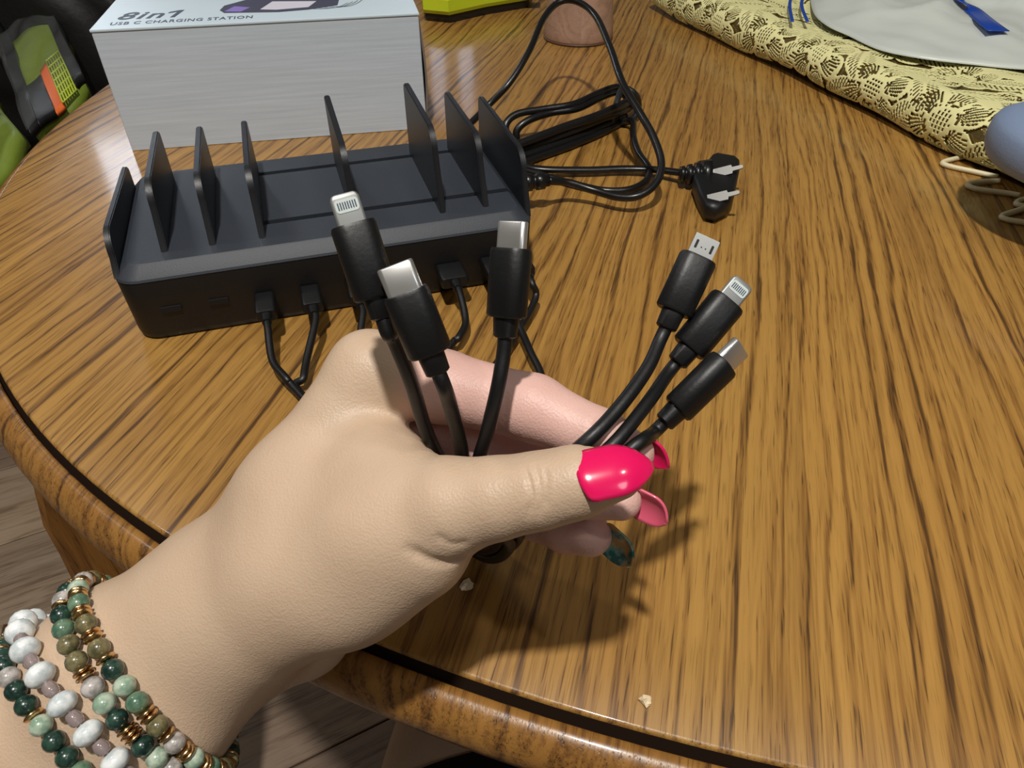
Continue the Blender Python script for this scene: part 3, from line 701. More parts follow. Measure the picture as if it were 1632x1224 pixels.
# side flap standing slightly proud on the right
fl = [[(BW+.0005, .001, 0), (BW+.0005, BD*.6, 0), (BW+.0020, BD*.6, 0), (BW+.0020, .001, 0)]]
fl = []
for t in np.linspace(0, 1, 9):
    o_ = .0030*math.sin(t*math.pi)**1.0 ; z = .002+t*(BH-.006)
    fl.append([(BW-.001+o_, .004, z), (BW-.001+o_, BD*.7, z), (BW+.0006+o_, BD*.7, z), (BW+.0006+o_, .004, z)])
sharpen(frombm('side_flap', loft_bm(fl), M['card_edge'], bxr), 50)
def text(body, x, y, size, sx, shear, m, parent, z, name='lettering', rot=0.0, bold=0.0):
    cu = bpy.data.curves.new('t', 'FONT'); cu.body = body; cu.size = size; cu.shear = shear; cu.extrude = .00008; cu.offset = bold; cu.space_character = 1.12; cu.resolution_u = 4
    t = bpy.data.objects.new('t', cu); COL.objects.link(t); bpy.context.view_layer.update()
    me = bpy.data.meshes.new_from_object(t.evaluated_get(bpy.context.evaluated_depsgraph_get())); bpy.data.objects.remove(t)
    o = link(name, me, m, parent); o.location = (x, y, z); o.scale = (sx, 1, 1); o.rotation_euler = (0, 0, rot); return o
zt = BH+.0019
text('8in1', .0115, .0245, .0290, .84, .25, M['ink'], lidb, zt, bold=.0005)
text('USB C CHARGING STATION', .0105, .0095, .0110, .65, 0, M['ink'], lidb, zt, bold=.00012)
# printed picture of the dark charger with purple glow and cables
def flatpoly(name, pts, m, parent, z, th=.0001): 
    return frombm(name, loft_bm([[(x, y, z) for x, y in pts], [(x, y, z+th) for x, y in pts]]), m, parent)
l1 = [o for o in lidb.children if o.name.startswith('lettering')][0]; xs_ = [(l1.location.x+v.co.x*l1.scale.x, l1.location.y+v.co.y) for v in l1.data.vertices]; tx, ty = max(xs_, key=lambda p: p[0]+p[1])
flatpoly('lettering', [(tx-.0035, ty), (tx-.0100, ty-.0042), (tx-.0108, ty-.0082), (tx-.0040, ty-.0048)], M['ink'], lidb, zt)
flatpoly('printed_picture', [(.088, .0290), (.128, .0235), (.150, .0265), (.172, .036), (.175, .070), (.110, .078), (.086, .052), (.084, .038)], M['ink_dark'], lidb, zt)
flatpoly('printed_glow', [(.088, .033), (.100, .030), (.106, .042), (.094, .048)], M['ink_purple'], lidb, zt+.00012)
flatpoly('printed_device', [(.114, .034), (.126, .0305), (.150, .034), (.156, .052), (.122, .058)], M['ink_white'], lidb, zt+.00012)
for k in range(4):
    tube('printed_cable', catmull([(.148+.004*k, .030+.002*k, zt), (.160+.006*k, .0265+.0012*k, zt), (.172+.005*k, .030+.003*k, zt), (.180+.004*k, .042+.003*k, zt)], 6), .0004, M['ink_dark'], lidb, 6, .3)

# ------------------------------------------------------------------ power cord
pc = empty('power_cord', tuple(at(930, 300, 0))); tag(pc, 'black coiled power cord with two-prong plug right of the charging station', 'power cord')
po = Vector(pc.location)
def pa(o): o.location = -po; return o
barrel0 = np.array(L2W(U1-.004, .428, .020)); bdir = np.array(L2W(1, -.12)); bdir /= np.linalg.norm(bdir)
prof = [(0, .0056), (.022, .0060), (.0225, .0048), (.0245, .0048), (.025, .0060), (.0300, .0058), (.0305, .0046), (.0325, .0046), (.033, .0056), (.0385, .0052), (.039, .0040), (.042, .0036)]
pa(frombm('barrel_plug', tube_bm([barrel0+bdir*s for s, r in prof], [r for s, r in prof], 16), M['cord'], pc, True))
b1_ = barrel0+bdir*.041
def pt(x, y, z): return at(x, y, z)
pa(tube('cord', catmull([b1_, pt(905, 291, .016), pt(945, 303, .012), pt(985, 314, .011), pt(1018, 312, .013), pt(1045, 292, .018), pt(1054, 260, .026), pt(1042, 220, .036), pt(1020, 180, .046), pt(992, 132, .056), pt(972, 75, .066), pt(948, 24, .074), pt(918, 2, .078), pt(890, 4, .076), pt(866, 30, .068), pt(844, 80, .054), pt(812, 132, .036), pt(776, 170, .020), pt(745, 200, .012), pt(715, 214, .006)], 8), .0027, M['cord'], pc, 10))
# folded bundle
def strand(pts, r=.0029, flat=1.0): return pa(tube('bundle_strand', catmull(pts, 8), r, M['cord'], pc, 10, flat))
strand([pt(812, 224, .006), pt(806, 200, .016), pt(824, 182, .022), pt(868, 174, .023), pt(915, 166, .024), pt(955, 148, .024), pt(985, 139, .022), pt(1008, 150, .016)])
strand([pt(824, 226, .004), pt(824, 208, .012), pt(842, 192, .018), pt(878, 180, .020), pt(920, 173, .021), pt(958, 155, .021), pt(986, 147, .018), pt(1004, 160, .010)])
strand([pt(806, 238, .012), pt(850, 222, .014), pt(900, 203, .016), pt(950, 186, .018), pt(990, 168, .019), pt(1012, 156, .014)], .0036)
strand([pt(806, 246, .006), pt(850, 232, .008), pt(905, 211, .011), pt(955, 190, .014), pt(992, 176, .014), pt(1010, 166, .008)], .0036)
strand([pt(812, 256, .004), pt(850, 244, .004), pt(905, 224, .005), pt(955, 203, .006), pt(995, 184, .006)], .0037)
strand([pt(830, 262, .003), pt(860, 250, .003), pt(910, 232, .003), pt(962, 210, .003), pt(998, 190, .003)], .0030)
pa(tube('twist_tie', catmull([pt(972, 200, .003), pt(980, 174, .018), pt(992, 142, .028), pt(1012, 150, .024), pt(1018, 168, .012), pt(1008, 190, .003), pt(976, 202, .002)], 6), .0026, M['black'], pc, 8))
pa(tube('bundle_strand', catmull([pt(990, 192, .006), pt(1008, 194, .008), pt(1010, 220, .008), pt(1018, 244, .006), pt(1034, 268, .005), pt(1030, 288, .004), pt(1004, 302, .003), pt(965, 304, .003), pt(925, 296, .003), pt(880, 284, .003), pt(838, 272, .004), pt(800, 262, .004)], 8), .0026, M['cord'], pc, 10))
pa(tube('plug_lead', catmull([pt(812, 250, .007), pt(850, 268, .006), pt(930, 271, .005), pt(990, 269, .005), pt(1040, 270, .006), pt(1092, 276, .009)], 8), .0031, M['cord'], pc, 10, .75))
# plug lying on its back, prongs towards camera-right
pcn = at(1140, 303, 0); pe0 = at(1086, 278, .010); ax = (pcn-pe0); ax[2] = 0; ax /= np.linalg.norm(ax)
ang = math.radians(-4); ex = np.array([math.cos(ang), math.sin(ang), 0.]); ey = np.array([-math.sin(ang), math.cos(ang), 0.])
c0 = at(1092, 278, .010); ring = []
rs = [(-.004, .0052), (-.001, .0060), (-.0006, .0048), (.0006, .0048), (.001, .0068), (.004, .0074), (.0044, .0060), (.0056, .0060), (.006, .0082), (.009, .0088), (.0094, .0074), (.0104, .0076), (.011, .0096), (.017, .0108)]
pa(frombm('plug_strain_relief', tube_bm([c0+ex*s for s, r in rs], [r for s, r in rs], 16), M['cord'], pc, True))
def pw_(x, y, z): q = at(x, y, z); return q
face = [(1110, 264), (1128, 261), (1134, 253), (1142, 250), (1170, 255), (1178, 262), (1178, 275), (1169, 316), (1162, 328), (1142, 338), (1124, 334), (1112, 312), (1104, 290)]
top_ = [at(x, y, .010) for x, y in face]
cen = np.mean(top_, 0)
def off(s, z): return [np.array([*(cen+(p-cen)*s)[:2], z]) for p in top_]
sharpen(pa(frombm('plug_body', loft_bm([off(.86, .0006), off(.94, .002), off(1.0, .007), off(1.0, .0115), off(.95, .0140), off(.88, .0145)]), M['black_rubber'], pc)), 62)
for x, y in ((1146, 275), (1138, 316)):
    b = at(x, y, .0148); dd = ex*.93+np.array([0, 0, 1.])*.34-ey*.10; dd /= np.linalg.norm(dd); tcm = cC-b; tcm /= np.linalg.norm(tcm); wv = np.cross(dd, tcm+np.array([0, 0, .6])); wv /= np.linalg.norm(wv); tv_ = np.cross(wv, dd)
    secs = [[b+dd*l+wv*x_*w_+tv_*y_ for x_, y_ in ((-.0031, -.0007), (.0031, -.0007), (.0031, .0007), (-.0031, .0007))] for l, w_ in ((-.004, 1), (.0085, 1), (.0090, .45), (.0150, .40), (.0160, .25))]
    pa(frombm('prong', loft_bm(secs), M['prong'], pc))

# ------------------------------------------------------------------ bracelets: beads threaded around the forearm
def arm_sdf(p): return sdf_group(p, G_ARM, .010)
def axis_pt(t):
    a = np.array([P(x, y, k) for x, y, k, r, o in ARMPTS]); t = max(0, min(len(a)-1.001, t)); i = int(t); return a[i]+(a[i+1]-a[i])*(t-i)
def surf_front(x, y):
    """first hit of the view ray with the forearm"""
    k = .14
    d = ray(x, y)
    for _ in range(60):
        s = float(arm_sdf((cC+k*d)[None])[0])
        if s < .0002: return cC+k*d
        k += s*.9/np.linalg.norm(d)
        if k > .35: break
    # silhouette: closest approach
    ks = np.linspace(.17, .26, 200); v = arm_sdf(cC+ks[:, None]*d); return cC+ks[np.argmin(v)]*d
def ring_path(pix, lift, n=240):
    q = np.array([surf_front(*p) for p in pix]); c = q.mean(0); _, _, vt = np.linalg.svd(q-c); nv = vt[2]
    a = np.array([P(x, y, k) for x, y, k, r, o in ARMPTS])
    best = None
    for i in range(len(a)-1):
        da = (a[i]-c)@nv; db = (a[i+1]-c)@nv
        if da*db <= 0: best = a[i]+(a[i+1]-a[i])*da/(da-db)
    if best is None: best = axis_pt(2.6); best = best-nv*((best-c)@nv)
    e1 = np.cross(nv, cU); e1 /= np.linalg.norm(e1); e2 = np.cross(nv, e1); out = []
    th = np.linspace(0, 2*math.pi, n, endpoint=False)[:, None]; d = e1*np.cos(th)+e2*np.sin(th)
    lo_ = np.zeros(n); hi_ = np.full(n, .09)
    for _ in range(26):
        mid = (lo_+hi_)/2; ins = arm_sdf(best+d*mid[:, None]) < lift
        lo_ = np.where(ins, mid, lo_); hi_ = np.where(ins, hi_, mid)
    return best+d*lo_[:, None], nv
def resample(path, lens):
    steps = [(lens[i]+lens[(i+1) % len(lens)])/2 for i in range(len(lens))]
    return resample_(path, steps)
def resample_(path, steps):
    """walk the closed path with given centre-to-centre steps until closed"""
    c = np.vstack([path, path[:1]]); s = np.r_[0, np.cumsum(np.linalg.norm(np.diff(c, axis=0), axis=1))]; tot = s[-1]
    pos, i, x = [], 0, 0.0
    while x < tot-.001:
        pos.append((i, x)); x += steps[i % len(steps)]; i += 1
    k = tot/x; out = []
    for i, x in pos:
        f = lambda y: np.array([np.interp((y) % tot, s, c[:, j]) for j in range(3)])
        p = f(x*k); t = f(x*k+.0006)-f(x*k-.0006); out.append((i, p, t/np.linalg.norm(t)))
    return out
def bead_mesh(name, r, h, seg=14, ringn=8, facet=False, pw=1.0):
    bm = lathe_bm([(0, -h/2)]+[(max(r*math.sin(math.pi*i/ringn)**pw, .0002), -h/2*math.cos(math.pi*i/ringn)) for i in range(1, ringn)]+[(0, h/2)], seg)
    me = bpy.data.meshes.new(name); bm.to_mesh(me); bm.free()
    if not facet: me.polygons.foreach_set('use_smooth', [True]*len(me.polygons))
    return me
def stone(name, c1, c2, rough=.25):
    m = mat(name, c1, rough, coat=.3); g = NT(m); tc = g.n('ShaderNodeTexCoord'); oi = g.n('ShaderNodeObjectInfo')
    va = g.n('ShaderNodeVectorMath', _operation='ADD'); g.l(tc.outputs['Object'], va.inputs[0]); g.l(oi.outputs['Location'], va.inputs[1])
    nz = g.n('ShaderNodeTexNoise', Scale=420.0, Detail=4.0); g.l(va.outputs[0], nz.inputs['Vector'])
    g.l(g.ramp(nz.outputs['Fac'], [(.38, s2l(c1)), (.62, s2l(c2))]), m.node_tree.nodes['Principled BSDF'].inputs['Base Color']); return m
M['jade_dark'] = stone('stone_dark_green', (18, 40, 36), (46, 74, 62))
M['jade_mid'] = stone('stone_mid_green', (70, 104, 84), (112, 138, 112))
M['jade_pale'] = stone('stone_pale_green', (132, 160, 138), (186, 200, 180))
M['stone_grey'] = stone('stone_grey_clear', (140, 136, 130), (196, 190, 186))
M['stone_olive'] = stone('stone_olive', (78, 76, 50), (126, 118, 84))
M['howlite'] = stone('stone_white', (196, 206, 208), (238, 242, 242), .3)
M['gold'] = mat('bead_gold', (214, 178, 128), .22, 1.0)
M['clear'] = mat('bead_clear_lilac', (196, 180, 180), .1, trans=.6)
M['elastic'] = mat('bracelet_cord', (200, 190, 180), .5)
def bm_of(me, matl):
    c = me.copy(); c.materials.clear(); c.materials.append(matl); return c
def bracelet(pix, seq, lift, label, name='bead_bracelet'):
    path, nv = ring_path(pix, lift); c = path.mean(0); root = empty(name, tuple(c)); tag(root, label, 'bracelet')
    el = tube('thread', list(path-c)+[path[0]-c], .0004, M['elastic'], root, 5)
    for i, p, t in resample(path, [s[1] for s in seq]):
        nm, st_, me = seq[i % len(seq)]
        o = link(nm, me, None, root); o.location = tuple(p-c); o.rotation_euler = Vector(t).to_track_quat('Z', 'Y').to_euler()
    return root
rb = bead_mesh('bead', .0029, .0056, 14, 8); db = bead_mesh('spacer', .0026, .0014, 14, 6, pw=.5); wb = bead_mesh('bead', .0038, .0056, 14, 8, pw=.8); cb = bead_mesh('spacer', .0019, .0044, 10, 6, pw=.5)
B_ = {k: bm_of(rb, M[k]) for k in ('jade_dark', 'jade_mid', 'jade_pale', 'stone_grey', 'stone_olive')}; SP = bm_of(db, M['gold']); WB = bm_of(wb, M['howlite']); CB = bm_of(cb, M['clear'])
def seq(codes):
    d = dict(d='jade_dark', m='jade_mid', p='jade_pale', g='stone_grey', o='stone_olive'); out = []
    for ch in codes:
        if ch == '|': out.append(('gold_spacer', .0015, SP))
        else: out.append(('bead', .0054, B_[d[ch]]))
    return out
bracelet([(110, 968), (114, 1008), (136, 1060), (172, 1118), (222, 1170), (284, 1218)], seq('gpd|||dpg||oomd|gd|||o'), .0026, 'green and grey stone bracelet with gold spacers, lower of two nearest the wrist')
bracelet([(132, 955), (145, 990), (165, 1030), (195, 1080), (240, 1140), (318, 1204)], seq('o||m||p||g|o||mpd|o||'), .0027, 'olive and pale green stone bracelet with gold discs, closest to the hand')
bracelet([(48, 1005), (60, 1050), (85, 1095), (118, 1135), (150, 1170), (182, 1200)], [('white_bead', .0058, WB), ('clear_spacer', .0044, CB)], .0036, 'white faceted bead bracelet with clear spacers between the green ones', 'white_bead_bracelet')
bracelet([(12, 1045), (22, 1075), (38, 1110), (60, 1145), (90, 1182), (125, 1216)], seq('dd|dopm|gmddp|ddg'), .0026, 'dark green stone bracelet furthest from the hand at the frame corner')
S0 = P(6, 1016, .214); C0 = P(-30, 1330, .222); e1_ = (S0-C0); e2_ = toc(C0); e2_ = e2_-e1_*(e2_@e1_)/(e1_@e1_); e2_ /= np.linalg.norm(e2_)
pth = np.array([C0+e1_*math.cos(a)+e2_*.042*math.sin(a) for a in np.linspace(0, 2*math.pi, 96, endpoint=False)])
bg = empty('thin_bangle', tuple(pth.mean(0))); tag(bg, 'thin gold bangle above the dark green bracelet at the left edge', 'bracelet')
tube('band', list(pth-pth.mean(0))+[pth[0]-pth.mean(0)], .0008, M['gold'], bg, 6)

# ------------------------------------------------------------------ lace tablecloth fold, upper right
M['foil'] = mat('gold_foil', (150, 132, 84), .22, .8, bump=1.0, bscale=130, var=.3, vscale=60)
M['lace'] = mat('cream_vinyl_lace', (234, 230, 168), .5, bump=.1, bscale=300)
e0 = at(1062, 32, 0); e1 = at(1600, 298, 0); ed = e1-e0; EL = np.linalg.norm(ed); ed /= EL; en = np.array([-ed[1], ed[0], 0.])   # en points away from camera
RR = .017
lc = empty('lace_tablecloth', tuple(e0)); tag(lc, 'folded cream lace tablecloth over gold foil at the upper right of table', 'tablecloth')
def fold_pt(s, t, r=RR, lump=True):
    """s along the fold, t arc length from the table contact over the fold and back; local to e0"""
    rr_ = r*(1+.10*math.sin(s*19)+.07*math.sin(s*47+1)) if lump else r
    base = ed*s
    L_arc = math.pi*rr_
    if t < L_arc:
        a = t/rr_; q = base + en*(RR - rr_*math.sin(a)) + np.array([0, 0, RR*1.12 - rr_*math.cos(a)])
    else:
        q = base + en*(RR + (t-L_arc)) + np.array([0, 0, RR*1.12 + rr_ + .003*math.sin(s*30)*min(1, (t-L_arc)*20) + .0035*math.sin((t-L_arc)*60+s*9)*min(1, (t-L_arc)*15)])
    return q
SA, SB = -.05, EL+.22
ns, ntt = 90, 60; TM = .42
ts = np.r_[np.linspace(.0, .06, 26), np.linspace(.064, TM, 34)]
V = [fold_pt(SA+(SB-SA)*i/(ns-1), t, RR-.0022) for i in range(ns) for t in ts]
V = [np.array([v[0], v[1], max(v[2], .0006)]) for v in V]
F = [(i*len(ts)+j, i*len(ts)+j+1, (i+1)*len(ts)+j+1, (i+1)*len(ts)+j) for i in range(ns-1) for j in range(len(ts)-1)]
fo = mesh('foil_backing', V, F, M['foil'], lc, True); sd = fo.modifiers.new('th', 'SOLIDIFY'); sd.thickness = .0006
# lace sheet: a fine grid with cut-outs
hs = .00085; S_ = np.arange(SA, SB, hs); Tt = np.arange(.004, .26, hs); SS, TT = np.meshgrid(S_, Tt, indexing='ij')
keep = np.zeros(SS.shape, bool); slit = np.zeros(SS.shape, bool); rng = random.Random(3)
def flower(cs_, ct, R, npet, rot):
    global keep, slit
    dx, dy = SS-cs_, TT-ct; rr_ = np.hypot(dx, dy); an = np.arctan2(dy, dx)+rot; ph = (an*npet/(2*math.pi)) % 1.0
    lim = R*(.55+.45*np.abs(np.sin(math.pi*ph))**.5)
    inn = rr_ < lim; keep |= inn
    slit |= inn & (rr_ > .34*R) & (rr_ < .86*lim) & (np.abs(((ph-.5)*9+.5*np.sin(rr_/R*4)) % 1.0-.5) < .11) & (np.abs(ph-.5) < .36)
    slit |= (rr_ < .24*R) & (((dx/.0034+.5) % 1 < .32) & ((dy/.0034+.5) % 1 < .32))
def leaf(cs_, ct, L, Wd, rot):
    global keep, slit
    dx, dy = SS-cs_, TT-ct; x = dx*math.cos(rot)+dy*math.sin(rot); y = -dx*math.sin(rot)+dy*math.cos(rot); u = np.clip(x/L, -1, 1)
    inn = (np.abs(x) < L) & (np.abs(y) < Wd*(1-u*u)**.8); keep |= inn
    slit |= inn & (np.abs(y) > .12*Wd) & (np.abs(y) < .78*Wd*(1-u*u)) & (((x-np.abs(y)*.9)/.0042) % 1 < .20)
s = SA
i = 0
while s < SB:
    flower(s, .036+.005*math.sin(i*2.1), .037, 6, rng.random()*6); leaf(s+.041, .018+.006*(i % 2), .024, .013, .5+.5*rng.random()); leaf(s+.044, .052, .028, .014, -.4-.6*rng.random())
    flower(s+.03, .100, .034, 6, rng.random()*6); leaf(s+.066, .112, .026, .013, .3); leaf(s+.0, .080, .026, .013, .9)
    flower(s+.04, .165, .036, 7, rng.random()*6); leaf(s-.01, .145, .026, .013, -.5); leaf(s+.005, .2, .030, .015, .4); flower(s, .235, .034, 6, rng.random()*6)
    s += .078; i += 1
keep |= (np.abs(TT-.064-.005*np.sin(SS*60)) < .009) | (np.abs(TT-.128-.006*np.sin(SS*48+1)) < .009) | (np.abs(TT-.20) < .008)
keep &= ~slit
ids = np.full((len(S_), len(Tt)), -1, int); V = []; F = []
cells = np.argwhere(keep[:-1, :-1] & keep[1:, 1:] & keep[1:, :-1] & keep[:-1, 1:])
def vid(a, b):
    if ids[a, b] < 0:
        ids[a, b] = len(V); q = fold_pt(S_[a], Tt[b], RR+.0004); V.append((q[0], q[1], max(q[2], .0014)))
    return ids[a, b]
for a, b in cells: F.append((vid(a, b), vid(a, b+1), vid(a+1, b+1), vid(a+1, b)))
la = mesh('lace_sheet', V, F, M['lace'], lc, True); sd = la.modifiers.new('th', 'SOLIDIFY'); sd.thickness = .0007; sd.offset = 1
# looped picot edge lying on the table
M['picot'] = mat('cream_cord', (226, 216, 178), .45, bump=.2, bscale=700)
for pts in ([(1566, 243), (1535, 250), (1504, 258), (1510, 264), (1550, 273), (1590, 282)], [(1592, 288), (1560, 290), (1542, 294), (1556, 301), (1600, 307), (1625, 311)], [(1640, 316), (1624, 320), (1620, 325), (1632, 328), (1650, 326)], [(1650, 326), (1620, 336), (1597, 344), (1606, 350), (1640, 355), (1668, 358)]):
    o = tube('picot_loop', catmull([np.array(at(x, y, .0022)) for x, y in pts], 6), .0019, M['picot'], lc, 8); o.location = tuple(-e0)

# ------------------------------------------------------------------ white plastic bag with blue print on top of the lace
M['bag'] = mat('white_film', (204, 211, 205), .34, alpha=1.0, bump=.6, bscale=45, spec=.5)
M['blue'] = mat('blue_print', (24, 70, 168), .35)
ZB = 2*RR+.004
bc = at(1560, -40, ZB); bag = empty('plastic_bag', tuple(bc)); tag(bag, 'white plastic bag with blue print lying on the lace tablecloth', 'bag')
outl = [(1288, -60), (1290, -10), (1297, 22), (1318, 42), (1352, 58), (1400, 80), (1460, 93), (1540, 103), (1640, 112), (1760, 110), (1840, 60), (1860, -40), (1800, -120), (1650, -170), (1450, -160), (1330, -120)]
ol = catmull([at(x, y, ZB) for x, y in outl]+[at(*outl[0], ZB)], 14)[:-1]
def bagz(p, f):
    w = math.sin(p[0]*41+p[1]*23)*.0035+math.sin(p[0]*83-p[1]*61+1.3)*.0020+math.sin(p[0]*150+p[1]*120)*.0008
    rdg = .0045*(1-abs(math.sin(p[0]*17+p[1]*9+.6*math.sin(p[1]*21))))**3+.0035*(1-abs(math.sin(p[0]*11-p[1]*19+1.1+.7*math.sin(p[0]*27))))**4+.0025*(1-abs(math.sin(p[0]*31+p[1]*27+2.0)))**4
    return (.030*(1-f**1.9)+.002) + (1.4*w+1.6*rdg)*(1-f**5)
V = []; F = []; NRG = 60
for r_ in range(NRG+1):
    f = 1-r_/NRG
    for q in ol: p = bc+(q-bc)*max(f, .002); V.append((p[0]-bc[0], p[1]-bc[1], bagz(p, f)))
n_ = len(ol)
for r_ in range(NRG):
    for j in range(n_): F.append((r_*n_+j, r_*n_+(j+1) % n_, (r_+1)*n_+(j+1) % n_, (r_+1)*n_+j))
base_ = len(V)
for q in ol: V.append((q[0]-bc[0], q[1]-bc[1], .0003))
for j in range(n_): F.append((j, base_+j, base_+(j+1) % n_, (j+1) % n_))
film = mesh('film', V, F, M['bag'], bag, True)
def bagsurf(x, y):
    """lift an image-plane landmark onto the bag's top surface"""
    z = .02
    best = None
    for _ in range(12):
        p = at(x, y, ZB+z); d = p-bc; a = math.atan2(d[1], d[0]); R_ = [math.hypot(*(q-bc)[:2]) for q in ol]; A_ = [math.atan2(*(q-bc)[1::-1]) for q in ol]
        k = int(np.argmin([abs((t-a+math.pi) % (2*math.pi)-math.pi) for t in A_])); f = min(1, math.hypot(d[0], d[1])/R_[k]); z = .5*z+.5*bagz(p, f)
    return np.array(at(x, y, ZB+z+.0012))-bc
def ribbon(name, pts, w, m, par, w1=None):
    path = catmull(pts, 8); path, T, N = frames(path); V = []; F = []
    for i, (p, t) in enumerate(zip(path, T)):
        b = t.cross(Vector((0, 0, 1))).normalized(); ww = w+( (w1 or w)-w)*i/(len(path)-1)
        for s in (-1, -.5, 0, .5, 1): V.append(p+b*ww*s+Vector((0, 0, .0016)))
    for i in range(len(path)-1):
        for j in range(4): F.append((i*5+j, (i+1)*5+j, (i+1)*5+j+1, i*5+j+1))
    o = mesh(name, V, F, m, par, True); sd = o.modifiers.new('th', 'SOLIDIFY'); sd.thickness = .0006; return o
ribbon('printed_stroke', [bagsurf(1500, -28), bagsurf(1524, -4), bagsurf(1550, 20), bagsurf(1573, 40), bagsurf(1590, 53)], .0070, M['blue'], bag, .0092)
for xs in ((1262, 1258, 1262), (1281, 1277, 1286)):
    ribbon('printed_line', [np.array(at(x, y, ZB+.002))-bc for x, y in zip(xs, (-10, 12, 38))], .0016, M['blue'], bag)

# blue-grey rounded case at the right edge
M['bluegrey'] = mat('blue_grey_soft', (128, 146, 176), .55, bump=.15, bscale=700)
cc_ = at(1712, 232, .056); cas = empty('rounded_case', tuple(cc_)); tag(cas, 'smooth blue-grey rounded case at the right edge beside the cream loops', 'case')
def sup(rx, ry, z, n=40, e=2.1):
    return [(rx*abs(math.cos(a))**(2/e)*(1 if math.cos(a) >= 0 else -1), ry*abs(math.sin(a))**(2/e)*(1 if math.sin(a) >= 0 else -1), z) for a in [2*math.pi*i/n for i in range(n)]]
rx_ = abs(at(1596, 232, .056)[0]-cc_[0]); ry_ = abs(at(1712, 182, .056)[1]-cc_[1])
secs = [sup(rx_*k, ry_*k, z) for k, z in ((.80, -.0150), (.92, -.0135), (.985, -.008), (1.0, -.001), (.985, .005), (.94, .009), (.80, .013), (.5, .016), (.15, .017))]
sharpen(frombm('shell', loft_bm(secs), M['bluegrey'], cas), 60)

# ------------------------------------------------------------------ things at the top edge of the frame
M['hivis'] = mat('hivis_yellow', (196, 214, 40), .45, var=.08)
def pxl(pts, z): return [at(x, y, z) for x, y in pts]
yc = at(765, 10, 0); yb = empty('yellow_case', tuple(yc)); tag(yb, 'bright yellow-green plastic case with chamfered corners behind the white box', 'case')
yo = [(676, 36), (716, 40), (776, 26), (846, 14), (850, -40), (800, -80), (690, -70), (668, -20)]
pz = pxl(yo, 0.0); cy_ = np.mean(pz, 0)
def yoff(s, z): return [np.array([*((cy_+(p-cy_)*s)-yc)[:2], z]) for p in pz]
sharpen(frombm('base', loft_bm([yoff(.95, 0), yoff(.97, .006), yoff(.97, .010)]), M['black'], yb), 30)
sharpen(frombm('shell', loft_bm([yoff(.985, .010), yoff(1.0, .014), yoff(1.0, .026), yoff(.86, .036), yoff(.80, .038)]), M['hivis'], yb), 20)
box('latch', (.040, -.020, .012), (.075, .0, .026), M['black'], yb, .003)
# wooden flared cup
M['cupwood'] = wood('cup_wood', s2l((178, 146, 126)), s2l((170, 138, 118)), s2l((154, 122, 104)), (0, 0, 0), period=.02, board=3.0, pores=.3, rough=.5, coat=.0, bumpk=.1)
cu_ = at(925, 76, 0); cpos = cu_+np.array([.0, .038, 0]); cup = empty('wooden_cup', tuple(cpos)); tag(cup, 'pinkish brown wooden cup with flared base behind the power cord loop', 'cup')
frombm('cup_body', lathe_bm([(0, .002), (.0375, .002), (.0385, .004), (.038, .012), (.0365, .03), (.0345, .055), (.0335, .085), (.034, .10), (.0325, .10), (.0315, .085), (.032, .03), (.0, .012)], 48), M['cupwood'], cup, True)
frombm('cup_foot', lathe_bm([(0, 0), (.0375, 0), (.0385, .0012), (.0385, .0026), (.0, .0026)], 48), mat('cup_foot', (92, 66, 52), .5), cup, True)

# ------------------------------------------------------------------ chair with black bag and hi-vis vests, upper left
M['darkcloth'] = mat('black_nylon', (14, 14, 15), .6, bump=.6, bscale=120)
M['plastic_dark'] = mat('black_strap_gloss', (15, 16, 18), .5, bump=.5, bscale=70)
M['orange'] = mat('hivis_orange', (238, 112, 48), .5)
M['vest'] = mat('hivis_fabric', (116, 136, 44), .5, bump=.5, bscale=160, var=.15, vscale=50)
M['vest_mesh'] = mat('hivis_mesh', (186, 204, 60), .5)
M['film_clear'] = mat('clear_film', (235, 240, 240), .15, spec=.25, alpha=.03, bump=1.0, bscale=60)
chr_ = empty('side_chair', (-.85, 1.22, FLOOR_Z)); tag(chr_, 'dark chair left of the table carrying bag and folded safety vests', 'chair')
M['chairwood'] = mat('dark_chair_wood', (44, 30, 22), .5, var=.2, vscale=30)
box('seat', (-.24, -.24, .42), (.24, .24, .46), M['chairwood'], chr_, .012)
for sx_ in (-.21, .21):
    for sy_ in (-.21, .21): box('leg', (sx_-.02, sy_-.02, 0), (sx_+.02, sy_+.02, .42), M['chairwood'], chr_, .004)
box('backrest', (-.24, .20, .62), (.24, .235, .95), M['chairwood'], chr_, .012)
for sx_ in (-.21, .21): box('back_post', (sx_-.018, .20, .46), (sx_+.018, .235, .62), M['chairwood'], chr_, .004)
SZ = FLOOR_Z+.46
def lump(name, c, r, m, par, sd_=1, amp=.12):
    bm = bmesh.new(); bmesh.ops.create_icosphere(bm, subdivisions=5, radius=1)
    for v in bm.verts:
        p = v.co.copy(); q = Vector([math.copysign(abs(t)**.6, t) for t in p]); f = 1+amp*(math.sin(p.x*5+sd_)+math.sin(p.y*7+2*sd_)+math.sin(p.z*6+p.x*4))/3+.035*math.sin(p.x*19+p.z*13+sd_)
        v.co = Vector((q.x*r[0]*f, q.y*r[1]*f, max(-r[2], q.z*r[2]*f)))
    o = frombm(name, bm, m, par, True); o.location = c; return o
bagk = empty('black_bag', (-.80, 1.27, SZ)); tag(bagk, 'big black nylon bag slumped on the chair behind the safety vests', 'bag')
lump('bag_body', (0, 0, .19), (.33, .115, .19), M['darkcloth'], bagk, 2)
